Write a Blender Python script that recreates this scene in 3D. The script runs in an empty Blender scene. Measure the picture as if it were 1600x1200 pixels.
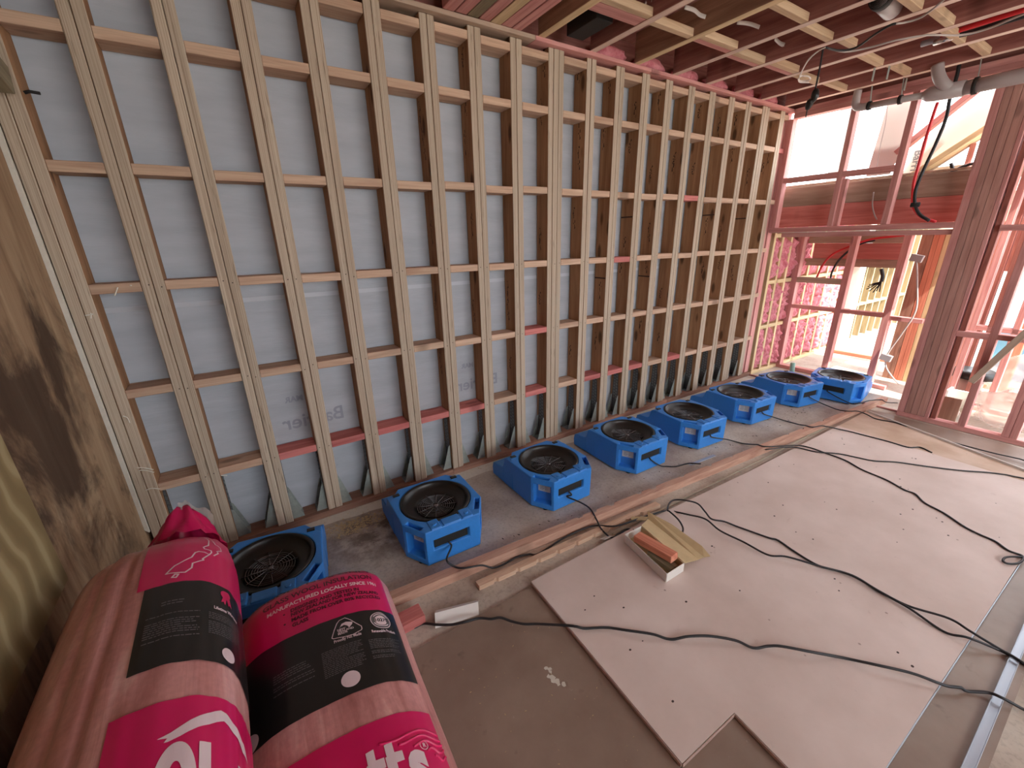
import bpy, bmesh, math, random, json
from mathutils import Vector, Matrix, noise
random.seed(7)
SC = bpy.context.scene
COL = SC.collection
# ------------------------------------------------------------------ camera
cam_d = bpy.data.cameras.new('camera'); cam = bpy.data.objects.new('camera', cam_d); COL.objects.link(cam)
cam_d.sensor_fit = 'HORIZONTAL'; cam_d.sensor_width = 36.0; cam_d.lens = 648.98 / 1600 * 36
cam_d.clip_start = 0.02; cam_d.clip_end = 200
R_ = ((0.83924237, -0.54335865, -0.02082346), (-0.19487561, -0.26480125, -0.94440658), (0.50763741, 0.79664401, -0.32811978))
cam.matrix_world = Matrix(((R_[0][0], -R_[1][0], -R_[2][0], 0.58037), (R_[0][1], -R_[1][1], -R_[2][1], -2.67349),
                           (R_[0][2], -R_[1][2], -R_[2][2], 1.74043), (0, 0, 0, 1)))
SC.camera = cam
# ------------------------------------------------------------------ daylight
world = bpy.data.worlds.new('world'); SC.world = world; world.use_nodes = True
bg = world.node_tree.nodes['Background']; bg.inputs[0].default_value = (0.88, 0.95, 1.0, 1); bg.inputs[1].default_value = 6.0
sun_d = bpy.data.lights.new('sun', 'SUN'); sun_d.energy = 10.0; sun_d.angle = 0.01; sun_d.color = (1.0, 0.94, 0.85)
sun = bpy.data.objects.new('sun', sun_d); COL.objects.link(sun)
sun.rotation_euler = Vector((0.12, 0.55, -0.83)).to_track_quat('-Z', 'Y').to_euler()
SC.view_settings.view_transform = 'Standard'; SC.view_settings.look = 'None'
SC.view_settings.exposure = 0.35; SC.view_settings.gamma = 1.0; SC.view_settings.use_curve_mapping = False

# ------------------------------------------------------------------ helpers
def worldmat(o):
    m = o.matrix_basis.copy()
    if o.parent: m = worldmat(o.parent) @ o.matrix_parent_inverse @ m
    return m
def setparent(o, p):
    if p is not None:
        o.parent = p; o.matrix_parent_inverse = worldmat(p).inverted()
    return o
def link(name, me, mat=None, parent=None):
    o = bpy.data.objects.new(name, me); COL.objects.link(o)
    if mat is not None and me is not None and not me.materials: me.materials.append(mat)
    return setparent(o, parent)
def mesh(name, verts, faces, mat=None, parent=None, smooth=False, fix=True):
    me = bpy.data.meshes.new(name); me.from_pydata([tuple(v) for v in verts], [], faces)
    if fix:
        bm = bmesh.new(); bm.from_mesh(me); bmesh.ops.recalc_face_normals(bm, faces=bm.faces); bm.to_mesh(me); bm.free()
    if smooth:
        for p in me.polygons: p.use_smooth = True
    return link(name, me, mat, parent)
def bmobj(name, bm, mat, parent=None, smooth=False):
    me = bpy.data.meshes.new(name); bmesh.ops.recalc_face_normals(bm, faces=bm.faces); bm.to_mesh(me); bm.free()
    if smooth:
        for p in me.polygons: p.use_smooth = True
    return link(name, me, mat, parent)
def tag(o, label=None, cat=None, group=None, kind=None):
    if label: o['label'] = label
    if cat: o['category'] = cat
    if group: o['group'] = group
    if kind: o['kind'] = kind
    return o
def thing(name, label, cat, loc=(0, 0, 0), rz=0.0, group=None):
    o = bpy.data.objects.new(name, None); COL.objects.link(o); o.empty_display_size = .1
    o.location = loc; o.rotation_euler = (0, 0, rz)
    return tag(o, label, cat, group)
def copy_tree(o, parent=None):
    c = o.copy(); COL.objects.link(c)
    if parent: c.parent = parent
    for ch in list(o.children): copy_tree(ch, c)
    return c
BOXC = {}
def box_verts(L, w, h, c):
    V = []; idx = {}
    for sx in (-1, 1):
        for sy in (-1, 1):
            for sz in (-1, 1):
                x, y, z = sx * L / 2, sy * w / 2, sz * h / 2
                idx[(sx, sy, sz)] = len(V)
                V += [(x, y - sy * c, z - sz * c), (x - sx * c, y, z - sz * c), (x - sx * c, y - sy * c, z)]
    F = []; I = idx; s = (-1, 1)
    for a in s:
        F.append([I[(a, -1, -1)], I[(a, 1, -1)], I[(a, 1, 1)], I[(a, -1, 1)]])
        F.append([I[(-1, a, -1)] + 1, I[(1, a, -1)] + 1, I[(1, a, 1)] + 1, I[(-1, a, 1)] + 1])
        F.append([I[(-1, -1, a)] + 2, I[(1, -1, a)] + 2, I[(1, 1, a)] + 2, I[(-1, 1, a)] + 2])
        for b in s:
            F.append([I[(a, b, -1)], I[(a, b, 1)], I[(a, b, 1)] + 1, I[(a, b, -1)] + 1])
            F.append([I[(a, -1, b)], I[(a, 1, b)], I[(a, 1, b)] + 2, I[(a, -1, b)] + 2])
            F.append([I[(-1, a, b)] + 1, I[(1, a, b)] + 1, I[(1, a, b)] + 2, I[(-1, a, b)] + 2])
            for d in s: F.append([I[(a, b, d)], I[(a, b, d)] + 1, I[(a, b, d)] + 2])
    return V, F
def box_mesh(L, w, h, mat, c=.0022):
    c = min(c, L / 4, w / 4, h / 4)
    k = (round(L, 3), round(w, 3), round(h, 3), mat.name)
    if k not in BOXC:
        V, F = box_verts(L, w, h, c)
        me = bpy.data.meshes.new('board'); me.from_pydata(V, [], F)
        bm = bmesh.new(); bm.from_mesh(me); bmesh.ops.recalc_face_normals(bm, faces=bm.faces); bm.to_mesh(me); bm.free()
        me.materials.append(mat); BOXC[k] = me
    return BOXC[k]
AX = {'x': Matrix.Identity(4), 'y': Matrix.Rotation(math.pi / 2, 4, 'Z'), 'z': Matrix.Rotation(-math.pi / 2, 4, 'Y')}
def bx(name, mat, x0, x1, y0, y1, z0, z1, axis='x', parent=None, c=.0022):
    d = (x1 - x0, y1 - y0, z1 - z0)
    L, w, h = {'x': (d[0], d[1], d[2]), 'y': (d[1], d[0], d[2]), 'z': (d[2], d[1], d[0])}[axis]
    o = bpy.data.objects.new(name, box_mesh(L, w, h, mat, c)); COL.objects.link(o)
    o.matrix_basis = Matrix.Translation(((x0 + x1) / 2, (y0 + y1) / 2, (z0 + z1) / 2)) @ AX[axis]
    return setparent(o, parent)
def seg(name, mat, p0, p1, w, h, parent=None, up=(0, 0, 1), c=.0022):
    p0 = Vector(p0); p1 = Vector(p1); x = (p1 - p0).normalized(); y = Vector(up).cross(x).normalized(); z = x.cross(y)
    o = bpy.data.objects.new(name, box_mesh((p1 - p0).length, w, h, mat, c)); COL.objects.link(o)
    m = Matrix((x, y, z)).transposed().to_4x4(); m.translation = (p0 + p1) / 2
    o.matrix_basis = m
    return setparent(o, parent)
def spline(pts, n=5):
    P = [Vector(p) for p in pts]; P = [P[0] * 2 - P[1]] + P + [P[-1] * 2 - P[-2]]; out = []
    for i in range(1, len(P) - 2):
        for k in range(n):
            t = k / n; a, b, c, d = P[i - 1:i + 3]
            out.append(.5 * ((2 * b) + (c - a) * t + (2 * a - 5 * b + 4 * c - d) * t * t + (3 * b - a - 3 * c + d) * t ** 3))
    out.append(P[-2]); return out
def tube_bm(bm, pts, r, n=8, cap=True):
    pts = [Vector(p) for p in pts]; rings = []; nrm = None
    for i, p in enumerate(pts):
        t = (pts[min(i + 1, len(pts) - 1)] - pts[max(i - 1, 0)])
        t = t.normalized() if t.length > 1e-9 else Vector((0, 0, 1))
        if nrm is None: nrm = t.orthogonal().normalized()
        nrm = (nrm - t * nrm.dot(t)).normalized(); b = t.cross(nrm)
        rr = r[i] if isinstance(r, (list, tuple)) else r
        rings.append([bm.verts.new(p + (nrm * math.cos(a) + b * math.sin(a)) * rr) for a in [2 * math.pi * k / n for k in range(n)]])
    for A, B in zip(rings, rings[1:]):
        for k in range(n): bm.faces.new((A[k], A[(k + 1) % n], B[(k + 1) % n], B[k]))
    if cap: bm.faces.new(rings[0][::-1]); bm.faces.new(rings[-1])
def tube(name, pts, r, mat, parent=None, n=8, sm=5):
    bm = bmesh.new(); tube_bm(bm, spline(pts, sm) if sm else pts, r, n)
    return bmobj(name, bm, mat, parent, True)
def prism(name, poly, z0, z1, mat, parent=None):
    n = len(poly); V = [(x, y, z0) for x, y in poly] + [(x, y, z1) for x, y in poly]
    F = [list(range(n))[::-1], list(range(n, 2 * n))] + [[i, (i + 1) % n, n + (i + 1) % n, n + i] for i in range(n)]
    return mesh(name, V, F, mat, parent)
def ribbon(name, pts, w, mat, parent=None, up=(0, 0, 1), t=.002, sm=5):
    P = spline(pts, sm); bm = bmesh.new(); rows = []
    for i, p in enumerate(P):
        d = (P[min(i + 1, len(P) - 1)] - P[max(i - 1, 0)]).normalized(); s = d.cross(Vector(up)); s = s.normalized() if s.length > 1e-6 else Vector((1, 0, 0)); u = s.cross(d)
        rows.append([bm.verts.new(p + s * a * w / 2 + u * b * t / 2) for a, b in ((-1, -1), (1, -1), (1, 1), (-1, 1))])
    for A, B in zip(rows, rows[1:]):
        for k in range(4): bm.faces.new((A[k], A[(k + 1) % 4], B[(k + 1) % 4], B[k]))
    bm.faces.new(rows[0][::-1]); bm.faces.new(rows[-1])
    return bmobj(name, bm, mat, parent, True)
def lathe_bm(bm, prof, n=48, c=(0, 0), closed=False):
    rings = [[bm.verts.new((c[0] + r * math.cos(2 * math.pi * k / n), c[1] + r * math.sin(2 * math.pi * k / n), z)) for k in range(n)] for r, z in prof]
    pr = list(zip(rings, rings[1:])) + ([(rings[-1], rings[0])] if closed else [])
    for A, B in pr:
        for k in range(n): bm.faces.new((A[k], A[(k + 1) % n], B[(k + 1) % n], B[k]))
    return rings

# ------------------------------------------------------------------ materials
def srgb(r, g, b):
    f = lambda c: (c / 255 / 12.92) if c <= 10 else ((c / 255 + .055) / 1.055) ** 2.4
    return (f(r), f(g), f(b), 1)
class NT:
    def __init__(s, name, rough=.6, metal=0.0, spec=.5):
        s.m = bpy.data.materials.new(name); s.m.use_nodes = True; s.t = s.m.node_tree; s.b = s.t.nodes['Principled BSDF']
        s.b.inputs['Roughness'].default_value = rough; s.b.inputs['Metallic'].default_value = metal
        s.b.inputs['Specular IOR Level'].default_value = spec
        s.tc = s.n('ShaderNodeTexCoord'); s.oi = None
    def n(s, ty, **k):
        x = s.t.nodes.new(ty)
        for a, v in k.items(): setattr(x, a, v)
        return x
    def l(s, a, b): s.t.links.new(a, b); return a
    def rnd(s):
        if not s.oi: s.oi = s.n('ShaderNodeObjectInfo')
        return s.oi.outputs['Random']
    def vec(s, scale, jitter=True, coord='Object'):
        src = s.tc.outputs[coord]
        if jitter:
            m = s.math('MULTIPLY', s.rnd(), 37.0); cb = s.n('ShaderNodeCombineXYZ')
            for i in range(3): s.l(m, cb.inputs[i])
            ad = s.n('ShaderNodeVectorMath', operation='ADD'); s.l(src, ad.inputs[0]); s.l(cb.outputs[0], ad.inputs[1]); src = ad.outputs[0]
        mp = s.n('ShaderNodeVectorMath', operation='MULTIPLY'); s.l(src, mp.inputs[0]); mp.inputs[1].default_value = scale
        return mp.outputs[0]
    def math(s, op, a, b=None, c=None):
        x = s.n('ShaderNodeMath', operation=op)
        for i, v in enumerate((a, b, c)):
            if v is None: continue
            if isinstance(v, (int, float)): x.inputs[i].default_value = v
            else: s.l(v, x.inputs[i])
        return x.outputs[0]
    def noise(s, vec, scale=1.0, det=4, rough=.55, dist=0.0):
        x = s.n('ShaderNodeTexNoise'); s.l(vec, x.inputs['Vector']); x.inputs['Scale'].default_value = scale
        x.inputs['Detail'].default_value = det; x.inputs['Roughness'].default_value = rough; x.inputs['Distortion'].default_value = dist
        return x.outputs['Fac']
    def ramp(s, fac, stops):
        x = s.n('ShaderNodeValToRGB'); s.l(fac, x.inputs[0]); e = x.color_ramp.elements
        e[0].position, e[0].color = stops[0]; e[1].position, e[1].color = stops[-1]
        for p, c in stops[1:-1]: q = e.new(p); q.color = c
        return x.outputs[0]
    def mix(s, fac, a, b, mode='MIX'):
        x = s.n('ShaderNodeMix', data_type='RGBA', blend_type=mode)
        for sock, v in ((x.inputs[0], fac), (x.inputs[6], a), (x.inputs[7], b)):
            if isinstance(v, (int, float)): sock.default_value = v
            elif isinstance(v, tuple): sock.default_value = v
            else: s.l(v, sock)
        return x.outputs[2]
    def col(s, v):
        if isinstance(v, tuple): s.b.inputs['Base Color'].default_value = v
        else: s.l(v, s.b.inputs['Base Color'])
        return s
    def bump(s, h, strength=.3, dist=.002):
        x = s.n('ShaderNodeBump'); x.inputs['Strength'].default_value = strength; x.inputs['Distance'].default_value = dist
        s.l(h, x.inputs['Height']); s.l(x.outputs[0], s.b.inputs['Normal']); return s
def plain(name, c, rough=.5, metal=0.0, var=.0, spec=.5, nscale=20):
    k = NT(name, rough, metal, spec)
    if var:
        f = k.noise(k.vec((1, 1, 1), False), nscale, 5)
        k.col(k.ramp(f, [(.3, tuple(x * (1 - var) for x in c[:3]) + (1,)), (.7, tuple(min(1, x * (1 + var)) for x in c[:3]) + (1,))]))
        k.bump(f, .15)
    else: k.col(c)
    return k.m
BW = lambda v: (v, v, v, 1)
def desat(c, f=.62):
    l = .30 * c[0] + .59 * c[1] + .11 * c[2]
    return tuple(l + (x - l) * f for x in c[:3]) + (1,)
def wood(name, dark, light, knots=.5, rough=.8, gs=1.0, vari=.22, lvl=False, ds=.72, lit_edge=None):
    dark, light = desat(dark, ds), desat(light, ds)
    k = NT(name, rough, 0, .25)
    f1 = k.noise(k.vec((1.6 * gs, 22 * gs, 22 * gs)), 1.0, 5, .6, .8)
    base = k.ramp(f1, [(.3, dark), (.68, light)])
    f2 = k.noise(k.vec((5, 260, 260)), 1.0, 2)
    base = k.mix(.35, base, k.ramp(f2, [(.25, BW(.45)), (.75, BW(1.0))]), 'MULTIPLY')
    if knots:
        v = k.n('ShaderNodeTexVoronoi'); k.l(k.vec((2.6, 7.5, .8)), v.inputs['Vector']); v.inputs['Scale'].default_value = 1.0
        kn = k.ramp(v.outputs['Distance'], [(.10, BW(1)), (.19, BW(0))])
        base = k.mix(k.math('MULTIPLY', kn, knots), base, tuple(c * .28 for c in dark[:3]) + (1,))
    if lvl:
        # edge of the laminated board: veneer lines along the length, with dark splits
        e1 = k.noise(k.vec((.9, 4, 330)), 1.0, 3, .5, .1)
        edge = k.ramp(e1, [(.28, srgb(160, 140, 120)), (.5, srgb(188, 170, 150)), (.72, srgb(208, 195, 174))])
        e2 = k.noise(k.vec((7, 4, 260)), 1.0, 1)
        edge = k.mix(k.ramp(e2, [(.70, BW(0)), (.76, BW(.8))]), edge, srgb(76, 56, 40))
        sp = k.n('ShaderNodeSeparateXYZ'); k.l(k.tc.outputs['Normal'], sp.inputs[0])
        fac = k.math('GREATER_THAN', k.math('ABSOLUTE', sp.outputs[1]), .6)
        base = k.mix(fac, base, edge)
    if lit_edge:   # light painted in: narrow edges paler than the faces, as if lit from below
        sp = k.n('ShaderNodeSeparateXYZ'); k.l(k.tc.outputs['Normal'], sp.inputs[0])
        pe = k.mix(.35, k.ramp(f1, [(.3, desat(lit_edge[0], .9)), (.68, desat(lit_edge[1], .9))]), k.ramp(f2, [(.25, BW(.6)), (.75, BW(1.0))]), 'MULTIPLY')
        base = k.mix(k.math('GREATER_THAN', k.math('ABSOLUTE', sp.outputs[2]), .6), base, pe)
    v = k.math('MULTIPLY_ADD', k.rnd(), vari, 1 - vari / 2)
    cb = k.n('ShaderNodeCombineXYZ')
    for i in range(3): k.l(v, cb.inputs[i])
    base = k.mix(1.0, base, cb.outputs[0], 'MULTIPLY')
    k.col(base); k.bump(f2, .2, .001)
    return k.m
M = {}
M['lvl'] = wood('lvl_timber', srgb(150, 104, 70), srgb(192, 146, 104), .85, gs=.7, lvl=True, vari=.14, ds=.95)
M['nog'] = wood('nog_pine', srgb(200, 150, 114), srgb(232, 190, 150), .55)
M['nogpink'] = wood('nog_pink_treated', srgb(192, 100, 96), srgb(226, 142, 134), .5, ds=.95)
M['plate'] = wood('plate_brown', srgb(150, 96, 72), srgb(190, 134, 102), .4)
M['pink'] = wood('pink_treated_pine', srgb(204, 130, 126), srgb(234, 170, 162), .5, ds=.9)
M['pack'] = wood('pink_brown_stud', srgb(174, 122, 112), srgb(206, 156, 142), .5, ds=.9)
M['ceilpink'] = wood('maroon_joist', srgb(146, 88, 82), srgb(186, 126, 116), .5, ds=.9, lit_edge=(srgb(222, 186, 168), srgb(244, 220, 204)))
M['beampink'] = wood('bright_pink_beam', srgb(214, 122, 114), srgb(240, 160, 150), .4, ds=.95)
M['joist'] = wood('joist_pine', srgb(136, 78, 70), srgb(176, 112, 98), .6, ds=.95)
M['joisty'] = wood('joist_yellow', srgb(150, 106, 76), srgb(190, 142, 104), .5, lit_edge=(srgb(206, 176, 130), srgb(234, 208, 164)))
M['farwood'] = wood('dimmed_far_stud', srgb(150, 130, 94), srgb(186, 166, 126), .3, ds=.9)  # yellow pine darkened so the sunlit far wall does not blow out
M['palepine'] = wood('pale_pine_block', srgb(196, 160, 122), srgb(226, 194, 156), .4, ds=.85)
M['olive'] = wood('treated_green_pine', srgb(128, 112, 78), srgb(172, 154, 112), .4)
M['yellow'] = wood('yellow_pine', srgb(206, 176, 122), srgb(240, 216, 168), .4, ds=.9)
M['brownply'] = wood('brown_ply', srgb(174, 142, 116), srgb(204, 174, 146), .3)
M['subfloor'] = wood('pink_subfloor_ply', srgb(172, 114, 106), srgb(204, 148, 138), .5, gs=.5, ds=.95)
M['beamtop'] = wood('floor_timber', srgb(190, 128, 100), srgb(226, 172, 138), .35)
M['orange'] = wood('warm_pine', srgb(202, 118, 92), srgb(236, 160, 128), .4, ds=.95)
def white_plain(n, v, r=.6): return plain(n, srgb(*v), r)
M['blue'] = plain('blue_moulded_plastic', srgb(54, 136, 220), .42, 0, .05, .5, 60)
M['black'] = plain('black_plastic', srgb(26, 25, 24), .38)
M['blackmatt'] = plain('black_matt', srgb(30, 29, 29), .75)
M['wire'] = plain('black_coated_wire', srgb(120, 120, 124), .25, .5)
M['cable'] = plain('black_rubber_cable', srgb(34, 33, 36), .5)
M['greycable'] = plain('grey_cable', srgb(186, 176, 172), .5)
M['whitecable'] = plain('white_cable', srgb(226, 220, 214), .5)
M['galv'] = plain('galvanised_steel', srgb(158, 166, 160), .45, .3, .12, .5, 30)
M['galvd'] = plain('dark_galvanised', srgb(92, 90, 88), .55, .3, .15, .5, 40)
M['screw'] = plain('bright_screw', srgb(220, 222, 224), .25, .9)
M['alu'] = plain('aluminium_rail', srgb(176, 182, 192), .45, .7)
M['paper'] = plain('white_card', srgb(226, 222, 216), .7)
M['sticker'] = plain('rating_sticker', srgb(206, 206, 202), .5)
M['ink'] = plain('grey_ink', srgb(130, 132, 136), .6)
M['kraft'] = plain('kraft_card', srgb(196, 172, 132), .8, 0, .08, .3, 14)
M['palestrip'] = plain('pale_strip', srgb(176, 164, 146), .8, 0, .08, .3, 20)
M['postgrey'] = plain('dimmed_post', srgb(122, 120, 116), .8)  # posts darkened so they still show against the bright sky
M['pvc'] = plain('grey_pvc_pipe', srgb(176, 168, 168), .4)
M['red'] = plain('red_pex', srgb(206, 40, 46), .4)
M['hotpink'] = plain('magenta_print', srgb(208, 22, 92), .28, 0, .04, .5, 8)
M['blackprint'] = plain('black_print', srgb(30, 29, 29), .28)
M['whiteprint'] = plain('white_print', srgb(226, 204, 208), .35)
M['greyprint'] = plain('grey_microprint', srgb(104, 100, 102), .4)
M['darkprint'] = plain('dark_print', srgb(84, 8, 34), .35)
M['stamp'] = plain('ink_stamp', srgb(70, 48, 36), .8)
M['foam'] = plain('white_adhesive', srgb(224, 220, 208), .7)
M['whitepaint'] = plain('white_plaster_edge', srgb(214, 208, 196), .8, 0, .06, .3, 30)
M['screwhole'] = plain('dark_screw_hole', srgb(66, 50, 46), .8)
M['blueplastic'] = plain('pale_blue_bin', srgb(120, 190, 226), .4)
def m_concrete():
    k = NT('concrete_slab', .85, 0, .3); a = k.noise(k.vec((1, 1, 1), False), 3.0, 6, .6); b = k.noise(k.vec((1, 1, 1), False), 55, 3)
    c = k.ramp(a, [(.32, srgb(168, 152, 140)), (.55, srgb(194, 182, 168)), (.75, srgb(210, 202, 190))])
    c = k.mix(.5, c, k.ramp(b, [(.36, BW(.7)), (.5, BW(1))]), 'MULTIPLY')
    dm = k.n('ShaderNodeVectorMath', operation='DISTANCE'); gm = k.n('ShaderNodeNewGeometry'); k.l(gm.outputs['Position'], dm.inputs[0]); dm.inputs[1].default_value = (1.02, -.34, 0)
    st = k.math('MULTIPLY', k.ramp(dm.outputs['Value'], [(.08, BW(1)), (.42, BW(0))]), k.ramp(k.noise(k.vec((1, 1, 1), False), 11, 5, .65), [(.40, BW(0)), (.58, BW(.75))]))
    c = k.mix(st, c, srgb(84, 66, 56)); k.col(c); k.bump(b, .15); return k.m
def m_floorsheet():
    k = NT('brown_floor_sheet', .45, 0, .4); a = k.noise(k.vec((1, 1, 1), False), 2.2, 6, .6); b = k.noise(k.vec((1, 1, 1), False), 26, 4, .6)
    c = k.ramp(a, [(.3, srgb(128, 106, 92)), (.7, srgb(156, 136, 122))])
    c = k.mix(k.ramp(b, [(.68, BW(0)), (.78, BW(.5))]), c, srgb(196, 182, 170))
    d = k.noise(k.vec((1, 1, 1), False), 9, 3); c = k.mix(k.ramp(d, [(.66, BW(0)), (.74, BW(.45))]), c, srgb(84, 64, 54))
    k.col(c); return k.m
def m_gib(name, c0, c1, wet=False):
    k = NT(name, .62, 0, .35); a = k.noise(k.vec((1, 1, 1), False), 2.0, 5, .6); b = k.noise(k.vec((1, 1, 1), False), 14, 6, .7)
    c = k.ramp(a, [(.3, c0), (.7, c1)])
    c = k.mix(k.ramp(b, [(.64, BW(0)), (.8, BW(.35))]), c, srgb(150, 122, 110))
    if wet:
        w = k.noise(k.vec((1, 1, 1), False), 4.5, 3); c = k.mix(k.ramp(w, [(.40, BW(0)), (.66, BW(.65))]), c, srgb(176, 144, 118))
    s = k.n('ShaderNodeTexVoronoi'); k.l(k.vec((1, 1, 1), False), s.inputs['Vector']); s.inputs['Scale'].default_value = 7
    c = k.mix(k.ramp(s.outputs['Distance'], [(.025, BW(.6)), (.05, BW(0))]), c, srgb(120, 90, 78))
    k.col(c); return k.m
def m_ply():
    # weathered ply lining with black mould stains and vertical grain
    k = NT('stained_ply', .8, 0, .25)
    g = k.noise(k.vec((9, 9, .9), False), 1.0, 6, .62, 1.2); c = k.ramp(g, [(.25, srgb(124, 98, 74)), (.5, srgb(160, 132, 104)), (.75, srgb(186, 162, 132))])
    a = k.noise(k.vec((1.6, 1.6, 1.1), False), 1.7, 6, .65, .6)
    dm = k.n('ShaderNodeVectorMath', operation='DISTANCE'); gm = k.n('ShaderNodeNewGeometry'); k.l(gm.outputs['Position'], dm.inputs[0]); dm.inputs[1].default_value = (-.1, -.62, 1.12)
    a = k.math('ADD', a, k.ramp(dm.outputs['Value'], [(.1, BW(.16)), (.55, BW(0))])); c = k.mix(k.ramp(a, [(.50, BW(0)), (.66, BW(.85))]), c, srgb(58, 42, 34))
    b = k.noise(k.vec((14, 14, 5), False), 1.0, 3); c = k.mix(k.ramp(b, [(.66, BW(0)), (.74, BW(.7))]), c, srgb(64, 46, 34))
    k.col(c); k.bump(g, .2); return k.m
def m_olive():
    k = NT('wavy_grain_treated_ply', .75, 0, .3); w = k.n('ShaderNodeTexWave', wave_type='BANDS', bands_direction='Y')
    k.l(k.vec((1, 1.0, .16), False), w.inputs['Vector']); w.inputs['Scale'].default_value = 3.2; w.inputs['Distortion'].default_value = 9.0; w.inputs['Detail'].default_value = 2.0; w.inputs['Detail Scale'].default_value = .9
    k.col(k.ramp(w.outputs['Fac'], [(.1, srgb(130, 112, 78)), (.75, srgb(148, 130, 94)), (.95, srgb(166, 150, 114))])); return k.m
def m_wrap():
    k = NT('building_wrap', .55, 0, .35); a = k.noise(k.vec((1.2, 1, 6), False), 2.0, 5); c = k.ramp(a, [(.3, srgb(168, 171, 178)), (.7, srgb(182, 185, 192))])
    k.col(c); b = k.noise(k.vec((2, 1, 14), False), 3.0, 3); k.bump(b, .25, .01)
    tr = k.n('ShaderNodeBsdfTranslucent'); tr.inputs[0].default_value = (.86, .90, 1, 1); mx = k.n('ShaderNodeMixShader'); mx.inputs[0].default_value = .006
    out = k.t.nodes['Material Output']; k.l(k.b.outputs[0], mx.inputs[1]); k.l(tr.outputs[0], mx.inputs[2]); k.l(mx.outputs[0], out.inputs['Surface']); return k.m
def m_film():
    # pink glass wool seen through clear film, stretched lengthwise
    k = NT('glass_wool_in_film', .3, 0, .5); a = k.noise(k.vec((14, 2.2, 14), False), 1.0, 5, .6, .5); b = k.noise(k.vec((70, 70, 70), False), 1.0, 4)
    c = k.ramp(a, [(.3, srgb(176, 112, 108)), (.55, srgb(214, 152, 148)), (.75, srgb(238, 194, 188))]); c = k.mix(.3, c, k.ramp(b, [(.3, BW(.5)), (.7, BW(1))]), 'MULTIPLY')
    k.col(c); f = k.noise(k.vec((22, 3, 22), False), 1.0, 3, .5, 1.0); k.bump(f, .35, .008); return k.m
def m_wool():
    k = NT('pink_glass_wool', .95, 0, .1); a = k.noise(k.vec((1, 1, 1), False), 16, 6, .7, 1.0)
    k.col(k.ramp(a, [(.3, srgb(210, 112, 126)), (.7, srgb(240, 170, 178))])); k.bump(a, .8, .02); return k.m
def m_film_clear():
    k = NT('clear_plastic_sheet', .25, 0, .5); k.b.inputs['Alpha'].default_value = .42; k.col(srgb(214, 196, 186)); return k.m
def m_wrapwhite():
    k = NT('white_wrap', .6, 0, .3); k.col(srgb(236, 232, 226)); k.b.inputs['Transmission Weight'].default_value = 0.0
    return k.m
M['concrete'] = m_concrete(); M['floorsheet'] = m_floorsheet()
M['gib'] = m_gib('pink_gib_face', srgb(204, 184, 174), srgb(224, 206, 198)); M['gibwet'] = m_gib('damp_gib_face', srgb(196, 168, 146), srgb(214, 190, 172), True)
M['gibcore'] = plain('gypsum_core', srgb(176, 148, 138), .9, 0, .1, .2, 60)
M['ply'] = m_ply(); M['olivep'] = m_olive(); M['wrap'] = m_wrap(); M['film'] = m_film(); M['wool'] = m_wool(); M['clear'] = m_film_clear(); M['wrapw'] = m_wrapwhite()
M['tape'] = plain('wrap_tape', srgb(196, 199, 206), .5); M['wraptext'] = plain('faint_wrap_print', srgb(152, 154, 166), .6)
M['tarmac'] = plain('pale_ground', srgb(206, 200, 190), .9, 0, .06, .2, 2)
M['joistside'] = M['joist']
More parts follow.
